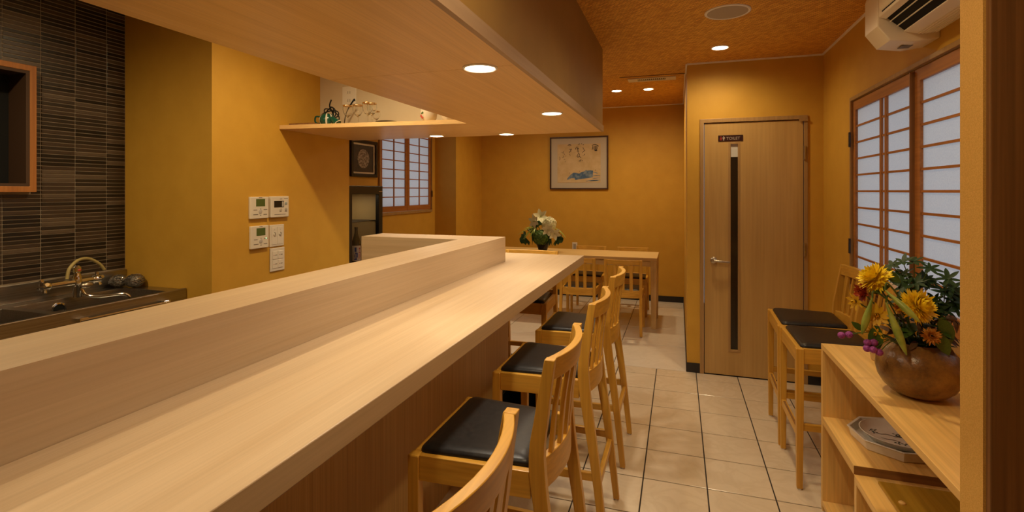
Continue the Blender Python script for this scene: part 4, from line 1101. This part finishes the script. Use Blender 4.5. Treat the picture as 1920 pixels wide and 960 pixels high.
thermo('white thermostat with a green screen and a lit lamp, lower left of the five', 2.560, 2.708, 1.064, 1.210, True)
t, hw, hh = plate('water_heater_controller', 'ivory controller with a small black display, upper right of the five', 2.722, 2.886, 1.258, 1.400, 0.022)
B(0.02, -hw * 0.66, -hh * 0.06, 0.0226, hw * 0.42, hh * 0.56).build('screen', plain('black_display', (0.012, 0.012, 0.012), 0.2), t)
B(0.02, hw * 0.20, hh * 0.0, 0.0229, hw * 0.38, hh * 0.5).build('display_digits', plain('pale_digits', (0.45, 0.43, 0.40), 0.4), t)
for a, b_, c in ((0.66, 0.30, (0.30, 0.36, 0.36)), (0.05, -0.30, (0.46, 0.43, 0.38)), (0.66, -0.28, (0.40, 0.37, 0.33))):
    MB().lathe([(0.011, 0.0215), (0.011, 0.0235), (0.009, 0.0245)], 18, (0, a * hw, b_ * hh), ax=0).build('round_key', plain('key_' + str(a) + str(b_), c, 0.4), t, True)
mb = MB()
for (a, b_, w) in ((0.05, -0.48, 0.12), (0.66, -0.48, 0.14), (0.0, -0.74, 0.62), (0.66, 0.78, 0.22), (0.1, 0.74, 0.14)):
    mb.box(0.0216, (a - w) * hw, b_ * hh - 0.002, 0.0222, (a + w) * hw, b_ * hh + 0.002)
tag(mb.build('key_print', M_ink, t), kind='stuff')
t, hw, hh = plate('light_switch', 'white double switch plate with two round knobs, middle right of the five', 2.727, 2.857, 1.060, 1.208, 0.008)
for s in (-1, 1):
    B(0.0075, s * hw * 0.40 - hw * 0.36, -hh * 0.80, 0.010, s * hw * 0.40 + hw * 0.36, hh * 0.80).build('module', plain('module_white', (0.74, 0.69, 0.60), 0.4), t, bevel=0.001)
    MB().lathe([(0.010, 0.0098), (0.009, 0.016), (0.001, 0.0165)], 16, (0, s * hw * 0.40, hh * 0.12), ax=0).build('knob', M_plast, t, True)
    B(0.0098, s * hw * 0.40 - 0.0025, hh * 0.05, 0.0174, s * hw * 0.40 + 0.0025, hh * 0.30).build('pointer', M_ink, t)
    B(0.0098, s * hw * 0.40 - 0.002, hh * 0.52, 0.0104, s * hw * 0.40 + 0.002, hh * 0.56).build('mark', M_ink, t)
t, hw, hh = plate('light_switch', 'white plate with four rocker switches, lowest of the five', 2.731, 2.862, 0.893, 1.051, 0.008)
for s in (-1, 1):
    for q in (-1, 1):
        k = B(0.0075, s * hw * 0.38 - hw * 0.34, q * hh * 0.38 - hh * 0.34, 0.0112, s * hw * 0.38 + hw * 0.34, q * hh * 0.38 + hh * 0.34).build('rocker', MATS['module_white'], t, bevel=0.001)
        B(0.011, s * hw * 0.38 - hw * 0.22, q * hh * 0.38 - 0.002, 0.0116, s * hw * 0.38 - hw * 0.12, q * hh * 0.38 + 0.002).build('red_mark', M_redink, k)
        B(0.011, s * hw * 0.38 - hw * 0.02, q * hh * 0.38 - 0.0025, 0.0115, s * hw * 0.38 + hw * 0.26, q * hh * 0.38 + 0.0025).build('caption', M_ink, k)
# outlet on the back wall and outlet above the shelf
t = thing('wall_outlet', 'small white outlet plate low on the back wall behind the table', 'outlet', (-1.349, YB - 0.0005, 0.672))
B(-0.035, -0.008, -0.06, 0.035, 0.0, 0.06).build('plate', M_plast, t, bevel=0.003)
B(-0.018, -0.010, -0.04, 0.018, -0.0075, 0.04).build('socket', plain('socket_grey', (0.35, 0.32, 0.28), 0.5), t)
t = thing('wall_outlet', 'white outlet plate on the cream wall above the display shelf', 'outlet', (-2.335, 3.2384, 2.14))
B(-0.06, -0.008, -0.06, 0.06, 0.0, 0.075).build('plate', plain('pale_plate', (0.76, 0.72, 0.64), 0.4), t, bevel=0.003)
for z in (-0.03, 0.03):
    for x in (-0.012, 0.006):
        B(x, -0.0088, z - 0.010, x + 0.004, -0.0078, z + 0.010).build('slot', M_ink, t)

# ------------------------------------------------------------------ things on the display shelf
SH = SHELF + 0.0004
def goblet(label, x, y, sc=1.0):
    t = thing('wine_glass', label, 'glass', (x, y, SH), 0, 'gold rimmed stem glasses')
    p = [(0.030, 0.0), (0.030, 0.002), (0.006, 0.006), (0.0032, 0.015), (0.0032, 0.058), (0.006, 0.066), (0.020, 0.078), (0.031, 0.098), (0.034, 0.118), (0.032, 0.146), (0.0308, 0.146), (0.0328, 0.118), (0.0298, 0.099), (0.019, 0.0805), (0.004, 0.070)]
    MB().lathe([(r * sc, z * sc) for r, z in p], 28).build('bowl', M_glass, t, True)
    MB().lathe([(0.0328 * sc, 0.139 * sc), (0.0324 * sc, 0.1462 * sc), (0.0304 * sc, 0.1462 * sc), (0.0308 * sc, 0.139 * sc)], 28, cap0=False, cap1=False).build('gold_rim', plain('gold_leaf', (0.85, 0.62, 0.34), 0.2, 1.0), t, True)
goblet('gold rimmed stem glass, leftmost of the glasses on the shelf', -2.20, 3.03)
goblet('gold rimmed stem glass, second from left on the shelf', -2.118, 3.03)
goblet('tallest gold rimmed stem glass, third from left on the shelf', -2.045, 3.04, 1.1)
goblet('gold rimmed stem glass, rightmost of the glasses on the shelf', -1.985, 3.00)
goblet('small gold rimmed stem glass standing behind the two right glasses', -2.035, 3.13, 0.78)
M_grn = plain('green_glaze', (0.006, 0.070, 0.045), 0.2); M_ivory = plain('ivory_glaze', (0.62, 0.56, 0.46), 0.25)
t = thing('striped_pot', 'green and ivory striped ceramic pot on the display shelf', 'pot', (-2.335, 2.985, SH))
prof = [(0.030, 0.0), (0.046, 0.010), (0.056, 0.032), (0.055, 0.055), (0.042, 0.078), (0.026, 0.088), (0.022, 0.088), (0.02, 0.08)]
bd = MB().lathe(prof, 36).build('body', M_grn, t, True)
for a0 in (200, 240, 300, 340, 30, 80, 130):
    rs = []
    for r, z in prof[1:6]:
        rs.append([((r + 0.0006) * math.cos(math.radians(a0 + q)), (r + 0.0006) * math.sin(math.radians(a0 + q)), z) for q in (-6, -2, 2, 6)])
    mb = MB(); n = 4
    mb.add([p for r in rs for p in r], [(i * n + j, i * n + j + 1, (i + 1) * n + j + 1, (i + 1) * n + j) for i in range(4) for j in range(3)])
    mb.build('ivory_stripe', M_ivory, t, True)
MB().tube(cat([(-0.045, -0.01, 0.065), (-0.085, -0.015, 0.07), (-0.088, -0.015, 0.03), (-0.05, -0.01, 0.018)], 5), 0.006, 8).build('handle', M_grn, t, True)
mb = MB().rings([[(0.050 + q * 0.05 + r * 0.02 * math.cos(a), -0.02 + r * 0.028 * math.sin(a), 0.055 - q * 0.045 + r * 0.022 * math.cos(a)) for a in [2 * PI * k / 16 for k in range(16)]] for q, r in ((0, 0.5), (0.5, 0.8), (1.0, 1.0))])
mb.build('spout_funnel', M_grn, t, True)
MB().tube([(0.100 + 0.0205 * math.cos(a), -0.02 + 0.0285 * math.sin(a), 0.011 + 0.0225 * math.cos(a)) for a in [2 * PI * k / 18 for k in range(18)]], 0.0022, 6, True).build('ivory_lip', M_ivory, t, True)
t = thing('coiled_cord', 'tangle of dark cord looped behind the striped pot', 'cord', (-2.36, 3.06, SH))
pts = []
for k in range(34):
    a = k * 0.62
    pts.append((-0.01 + 0.055 * math.cos(a) * (1 - k * 0.008) + 0.02 * math.sin(k * 0.9), 0.02 * math.sin(a * 1.3), 0.075 + 0.048 * math.sin(a) + 0.001 * k))
MB().tube(cat([(-0.05, 0, 0.004), (-0.06, 0, 0.04)] + pts, 3), 0.0042, 6).build('loops', M_void, t, True)
MB().tube(cat([(0.02, 0.02, 0.004), (0.0, 0.02, 0.10), (-0.03, 0.02, 0.16), (-0.015, 0.02, 0.205)], 5), 0.005, 6).build('loose_end', M_void, t, True)
t = thing('hooked_rod', 'thin dark rod with a hooked tip leaning beside the glasses', 'rod', (-2.285, 3.10, SH))
MB().tube(cat([(0.0, 0.0, 0.004), (0.008, 0.01, 0.09), (0.03, 0.02, 0.15), (0.06, 0.03, 0.20), (0.068, 0.03, 0.208), (0.07, 0.03, 0.195)], 5), [0.003] * 10 + [0.0055] * 16, 8).build('rod', M_void, t, True)
t = thing('wooden_tray', 'low dark brown lacquer tray at the left end of the display shelf', 'tray', (-2.475, 3.03, SH))
MB().slab([-0.115, -0.107, 0.082, 0.09], [-0.13, -0.122, 0.122, 0.13], {(1, 1)}, 0.0, 0.020, 2).build('rim', M_darkwood, t, bevel=0.002)
B(-0.107, -0.122, 0.0, 0.082, 0.122, 0.004).build('base', M_darkwood, t)
t = thing('black_dish', 'flat black dish on the shelf right of the stem glasses', 'dish', (-1.865, 3.00, SH))
MB().lathe([(0.055, 0.0), (0.062, 0.003), (0.078, 0.014), (0.076, 0.014), (0.055, 0.005), (0.001, 0.004)], 36).build('dish', M_black, t, True)
t = thing('porcelain_jar', 'white round porcelain jar with a red flower on the shelf', 'jar', (-1.575, 3.04, SH))
MB().lathe([(0.030, 0.0), (0.034, 0.003), (0.052, 0.03), (0.058, 0.065), (0.050, 0.10), (0.035, 0.118), (0.032, 0.118), (0.04, 0.08), (0.001, 0.02)], 36).build('body', noisy('porcelain', (0.66, 0.58, 0.46), (0.74, 0.68, 0.58), 9, 0.2), t, True)
for nm, a, z, r, mt in (('red_blossom', 238, 0.042, 0.010, M_redink), ('red_blossom', 248, 0.030, 0.008, M_redink), ('green_leaf_mark', 255, 0.062, 0.007, M_leaf2), ('green_leaf_mark', 246, 0.058, 0.006, M_leaf2)):
    rr = 0.0545 if z < 0.05 else 0.0575
    MB().ell((rr * math.cos(math.radians(a)), rr * math.sin(math.radians(a)), z), (r, 0.0016, r), 10, 6).build(nm, mt, t, True)
t = thing('porcelain_jar', 'plain pale porcelain bowl at the right end of the shelf, half hidden by the canopy', 'bowl', (-1.43, 3.04, SH))
MB().lathe([(0.026, 0.0), (0.030, 0.003), (0.050, 0.03), (0.056, 0.06), (0.054, 0.06), (0.046, 0.03), (0.001, 0.01)], 36).build('body', MATS['porcelain'], t, True)

# ------------------------------------------------------------------ drinks fridge
FX0, FX1, FY0, FY1, FH = XS + 0.012, -2.62, 3.62, 4.135, 1.482
fr = thing('drinks_fridge', 'black glass-door drinks fridge standing past the controller wall', 'fridge', (0, 0, 0))
MB().add([(x, y, z) for x in (FX0, FX1 - 0.04) for y in (FY0, FY1) for z in (0.0, FH)] + [(x, y, z) for x in (FX0 + 0.03, FX1 - 0.04) for y in (FY0 + 0.03, FY1 - 0.03) for z in (0.06, FH - 0.07)],
         [(0, 1, 3, 2), (0, 1, 5, 4), (2, 3, 7, 6), (0, 2, 6, 4), (1, 3, 7, 5), (8, 9, 11, 10), (8, 9, 13, 12), (10, 11, 15, 14), (8, 10, 14, 12), (9, 11, 15, 13),
          (4, 5, 13, 12), (5, 7, 15, 13), (7, 6, 14, 15), (6, 4, 12, 14)]).build('cabinet', M_black, fr)
B(FX0 + 0.0305, FY0 + 0.0305, 0.0605, FX0 + 0.034, FY1 - 0.0305, FH - 0.0705).build('liner', plain('fridge_liner', (0.46, 0.34, 0.15), 0.5), fr)
for ya, yb in ((FY0 + 0.0305, FY0 + 0.034), (FY1 - 0.034, FY1 - 0.0305)):
    B(FX0 + 0.035, ya, 0.0605, FX1 - 0.045, yb, FH - 0.0705).build('liner', MATS['fridge_liner'], fr)
dr = MB().slab([FY0, FY0 + 0.05, FY1 - 0.062, FY1], [0.05, 0.11, FH - 0.075, FH - 0.002], {(1, 1)}, FX1 - 0.038, FX1, 0).build('door', M_black, fr, bevel=0.003)
B(FX1 - 0.022, FY0 + 0.05, 0.11, FX1 - 0.018, FY1 - 0.062, FH - 0.075).build('door_pane', M_pane, dr)
B(FX1 - 0.012, FY1 - 0.061, FH - 0.055, FX1 + 0.002, FY1 - 0.004, FH - 0.048).build('chrome_badge', M_satin, dr)
for z in (1.16, 0.78, 0.42):
    _xs = [FX0 + 0.036, FX0 + 0.042] + [FX0 + 0.042 + (FX1 - FX0 - 0.10) * q / 16 + (0.004 if q % 2 else 0) for q in range(1, 16)] + [FX1 - 0.058, FX1 - 0.05]
    MB().slab(_xs, [FY0 + 0.036, FY0 + 0.042, FY1 - 0.042, FY1 - 0.036], {(q, 1) for q in range(1, len(_xs) - 2) if q % 2}, z, z + 0.008, 2).build('rack', plain('rack_grey' + str(z), (0.10, 0.085, 0.06), 0.4), fr)
L = bpy.data.lights.new('fridge_lamp', 'AREA'); L.shape = 'RECTANGLE'; L.size = 0.3; L.size_y = 0.1; L.energy = 0.5; L.color = (1.0, 0.80, 0.55)
lo = bpy.data.objects.new('fridge_lamp', L); COL.objects.link(lo); lo.parent = fr; lo.location = ((FX0 + FX1) / 2, (FY0 + FY1) / 2, FH - 0.075)
def sake(label, x, y, cap):
    t = thing('sake_bottle', label, 'bottle', (x, y, 0.7885), 0, 'sake bottles in the fridge')
    MB().lathe([(0.036, 0.0), (0.039, 0.004), (0.039, 0.175), (0.036, 0.20), (0.020, 0.25), (0.0145, 0.275), (0.0135, 0.315), (0.016, 0.317), (0.016, 0.325), (0.001, 0.326)], 28).build('glass', noisy('bottle_glass' + cap, (0.075, 0.055, 0.022), (0.13, 0.10, 0.045), 8, 0.12), t, True)
    lb = MB().lathe([(0.0395, 0.03), (0.0395, 0.165)], 28, cap0=False, cap1=False).build('label_band', noisy('label_white' + cap, (0.60, 0.56, 0.50), (0.68, 0.64, 0.58), 10, 0.6), t, True)
    mb = MB(); mr = MB()
    def patch(m, a0, a1, z0, z1):
        n = 4
        m.add([(0.0398 * math.cos(math.radians(a0 + (a1 - a0) * k / n)), 0.0398 * math.sin(math.radians(a0 + (a1 - a0) * k / n)), z) for k in range(n + 1) for z in (z0, z1)],
              [(2 * k, 2 * k + 2, 2 * k + 3, 2 * k + 1) for k in range(n)])
    for a0, a1, z0, z1 in ((-75, -50, 0.11, 0.15), (-70, -38, 0.095, 0.105), (-62, -50, 0.05, 0.095), (-80, -45, 0.04, 0.052), (-45, -35, 0.06, 0.10), (-80, -72, 0.06, 0.09)): patch(mb, a0, a1, z0, z1)
    for a0, a1, z0, z1 in ((-20, 5, 0.135, 0.142), (-12, -4, 0.11, 0.15), (-22, 6, 0.10, 0.107), (-18, -10, 0.05, 0.095), (0, 7, 0.06, 0.10)): patch(mr, a0, a1, z0, z1)
    tag(mb.build('blue_print', plain('blue_print' + cap, (0.03, 0.06, 0.26), 0.5), t), kind='stuff')
    tag(mr.build('red_characters', plain('red_chars' + cap, (0.38, 0.02, 0.015), 0.5), t), kind='stuff')
sake('green-brown sake bottle with a red and blue label in the fridge', -2.72, 3.866, 'a')
sake('sake bottle with a dark neck behind the front bottle in the fridge', -2.80, 3.846, 'b')

# ------------------------------------------------------------------ air conditioner
ac = thing('air_conditioner', 'aged white wall air conditioner above the right paper screen', 'air conditioner', (0, 0, 0))
xw = XR - 0.0006
AY0, AY1, AYE = 1.86, 2.515, 2.70
MB().prism([(xw, 2.345), (0.855, 2.345), (0.815, 2.325), (0.800, 2.275), (0.800, 2.165), (0.826, 2.155), (0.835, 2.175), (0.895, 2.125), (0.888, 2.098), (0.93, 2.086), (0.975, 2.084), (xw, 2.092)], AY0, AY1, 1).build('body', M_ac, ac, bevel=0.003)
MB().rings([[(x, AY1 + 0.0005, z) for x, z in ((xw, 2.345), (0.855, 2.345), (0.812, 2.325), (0.796, 2.275), (0.796, 2.13), (0.840, 2.066), (0.93, 2.052), (xw, 2.062))],
            [(x, AYE - 0.035, z) for x, z in ((xw, 2.345), (0.855, 2.345), (0.812, 2.325), (0.796, 2.275), (0.796, 2.13), (0.840, 2.066), (0.93, 2.052), (xw, 2.062))],
            [(x, AYE, z) for x, z in ((xw, 2.335), (0.865, 2.335), (0.835, 2.318), (0.822, 2.27), (0.822, 2.14), (0.855, 2.088), (0.93, 2.076), (xw, 2.08))]]).build('end_cap', M_ac, ac, bevel=0.004)
MB().prism([(0.829, 2.158), (0.834, 2.172), (0.894, 2.124), (0.889, 2.102)], AY0 + 0.01, AY1 - 0.006, 1).build('outlet_slot', M_void, ac)
MB().prism([(0.7992, 2.31), (0.794, 2.275), (0.792, 2.20), (0.7992, 2.185)], AY0, AY1 - 0.03, 1).build('front_panel', M_ac, ac, bevel=0.002)
B(0.7985, AY0, 2.176, 0.7997, AY1 - 0.04, 2.181).build('panel_gap', M_void, ac)
for x, z in ((0.838, 2.146), (0.862, 2.124)):
    MB().prism([(x - 0.004, z - 0.005), (x - 0.001, z - 0.007), (x + 0.009, z + 0.004), (x + 0.006, z + 0.006)], AY0 + 0.01, AY1 - 0.012, 1).build('louver', M_ac, ac)
for k in range(6):
    x = 0.935 + 0.012 * k
    B(x, AY0 + 0.01, 2.079 + 0.0012 * abs(k - 2), x + 0.004, AY1 - 0.01, 2.0865 + 0.001 * k).build('rib', M_ac, ac)
B(0.90, AY1 + 0.05, 2.0510, 0.94, AY1 + 0.10, 2.0535).build('caution_label', M_ink, ac)

# ------------------------------------------------------------------ kitchen sink
SX0, SX1, SKY0, SKY1, SZ = XL + 0.0005, -2.805, 1.0, 2.286, 0.850
sk = thing('kitchen_sink', 'stainless steel kitchen sink unit against the mosaic wall', 'sink', (0, 0, 0))
MB().slab([SX0, -3.20, -2.845, SX1], [SKY0, 1.08, 1.62, 1.665, 2.205, SKY1], {(1, 1), (1, 3)}, SZ - 0.016, SZ, 2).build('deck', M_steel, sk, bevel=0.003)
for a, b_ in ((1.08, 1.62), (1.665, 2.205)):
    x0, x1, z0 = -3.20, -2.845, SZ - 0.18
    MB().add([(x0, a, SZ - 0.004), (x1, a, SZ - 0.004), (x1, b_, SZ - 0.004), (x0, b_, SZ - 0.004), (x0 + 0.02, a + 0.02, z0), (x1 - 0.02, a + 0.02, z0), (x1 - 0.02, b_ - 0.02, z0), (x0 + 0.02, b_ - 0.02, z0)],
             [(4, 5, 6, 7), (0, 1, 5, 4), (1, 2, 6, 5), (2, 3, 7, 6), (3, 0, 4, 7)]).build('basin', M_steel, sk)
MB().lathe([(0.036, 0.0), (0.036, 0.006), (0.028, 0.008), (0.026, 0.003)], 24, (-3.197, 1.86, SZ - 0.055), ax=0).build('overflow_ring', M_chrome, sk, True)
MB().lathe([(0.026, 0.0035), (0.001, 0.0036)], 20, (-3.197, 1.86, SZ - 0.055), ax=0).build('overflow_hole', M_void, sk)
B(SX0, SKY0, SZ + 0.0002, SX0 + 0.02, SKY1, SZ + 0.098).build('back_splash', M_steel, sk, bevel=0.003)
B(SX1 - 0.006, SKY0, SZ - 0.062, SX1 + 0.014, SKY1, SZ + 0.008).build('front_rim', M_steel, sk, bevel=0.004)
B(SX0, SKY0, 0.0, SX1 - 0.04, SKY1, SZ - 0.19).build('cabinet_body', M_steel, sk)
B(SX1 - 0.03, SKY0, 0.08, SX1 - 0.012, SKY1, SZ - 0.063).build('cabinet_front', M_steel, sk)
t = thing('towel_bar', 'chrome towel bar on the front of the kitchen sink', 'bar', (SX1 + 0.0142, 0, SZ - 0.030))
MB().tube([(0.030, 1.70, -0.015), (0.030, 2.155, -0.015)], 0.006, 10).build('bar', M_chrome, t, True)
for y in (1.715, 2.14):
    B(0.0, y - 0.02, -0.022, 0.034, y + 0.02, -0.004).build('bracket', M_chrome, t, bevel=0.003)
fc = thing('mixer_tap', 'chrome two-handle mixer tap at the back of the sink', 'tap', (-3.155, 0, SZ))
MB().tube([(0, 1.80, 0.085), (0, 2.00, 0.085)], 0.017, 14).build('cross_body', M_chrome, fc, True)
MB().lathe([(0.022, 0.0005), (0.020, 0.06), (0.024, 0.085), (0.020, 0.115), (0.014, 0.135), (0.019, 0.14), (0.019, 0.165), (0.010, 0.175), (0.001, 0.176)], 20, (0, 1.925, 0)).build('column', M_chrome, fc, True)
MB().ell((0.02, 1.925, 0.15), (0.005, 0.009, 0.006), 10, 6).build('red_dot', M_redink, fc, True)
for y, s in ((1.80, -1), (2.00, 1)):
    h_ = MB().lathe([(0.017, 0), (0.024, s * 0.012), (0.024, s * 0.04), (0.012, s * 0.048)], 14, (0, y, 0.085), ax=1).build('handle', M_chrome, fc, True)
    for k in range(4):
        a = PI / 2 * k + 0.4
        MB().tube([(0, y + s * 0.028, 0.085), (0.038 * math.cos(a), y + s * 0.034, 0.085 + 0.038 * math.sin(a))], [0.008, 0.0095], 8).build('spoke', M_chrome, h_, True)
MB().ell((0.032, 1.955, 0.062), (0.014, 0.032, 0.018), 14, 8).build('diverter_cap', M_satin, fc, True)
MB().tube(cat([(0.02, 1.935, 0.05), (0.04, 1.945, 0.012), (0.09, 1.985, -0.002), (0.16, 2.05, 0.004), (0.185, 2.07, -0.006), (0.19, 2.075, -0.028)], 5), 0.009, 12).build('spout', M_chrome, fc, True)
t = thing('rubber_hose', 'yellowed rubber hose arching over the mixer tap', 'hose', (-3.19, 0, SZ))
MB().tube(cat([(0.02, 1.885, 0.105), (0.015, 1.90, 0.16), (0.0, 1.95, 0.198), (-0.01, 2.01, 0.20), (-0.01, 2.065, 0.165), (-0.01, 2.095, 0.125)], 6), 0.0085, 10).build('hose', plain('old_rubber', (0.34, 0.27, 0.10), 0.5), t, True)
M_wool = noisy('steel_wool', (0.03, 0.026, 0.022), (0.30, 0.27, 0.24), 130, 0.35, metal=0.8, bump=1.0, bscale=140, dist=0.006)
def scrub(label, x, y, r):
    t = thing('scouring_pad', label, 'scrubber', (x, y, SZ + 0.0005), 0, 'steel wool scrubbers')
    MB().ell((0, 0, r * 0.78), (r, r, r * 0.78), 18, 12).build('wad', M_wool, t, True)
    mb = MB()
    for k in range(26):
        a0, e0, tilt = random.uniform(0, 6.28), random.uniform(-0.3, 1.2), random.uniform(-0.8, 0.8)
        pts = []
        for q in range(9):
            a = a0 + q * 0.22; e = e0 + tilt * q * 0.13
            pts.append((r * 1.02 * math.cos(e) * math.cos(a), r * 1.02 * math.cos(e) * math.sin(a), r * 0.80 + r * 0.80 * math.sin(e)))
        mb.tube(pts, 0.0011, 4)
    tag(mb.build('wire_curls', M_chrome, t, True), kind='stuff')
scrub('dark steel wool scrubber in the corner behind the sink', -3.24, 2.205, 0.049)
scrub('bright steel wool scrubber beside the ochre wall by the sink', -3.140, 2.228, 0.052)

# cupboard niche in the mosaic wall
t = thing('wall_cupboard', 'cedar framed dark wall cupboard set in the mosaic wall', 'cupboard', (XL, 0, 0))
MB().slab([NY0 - 0.03, NY0, NY1, NY1 + 0.03], [NZ0 - 0.03, NZ0, NZ1, NZ1 + 0.03], {(1, 1)}, 0.0005, 0.055, 0).build('frame', M_ced[2], t, bevel=0.002)
MB().slab([NY0, NY0 + 0.016, NY1 - 0.016, NY1], [NZ0, NZ0 + 0.016, NZ1 - 0.016, NZ1], {(1, 1)}, -0.09, 0.052, 0).build('lining', plain('dark_lining', (0.055, 0.026, 0.012), 0.6), t)
B(-0.098, NY0, NZ0, -0.0905, NY1, NZ1).build('dark_back', M_void, t)
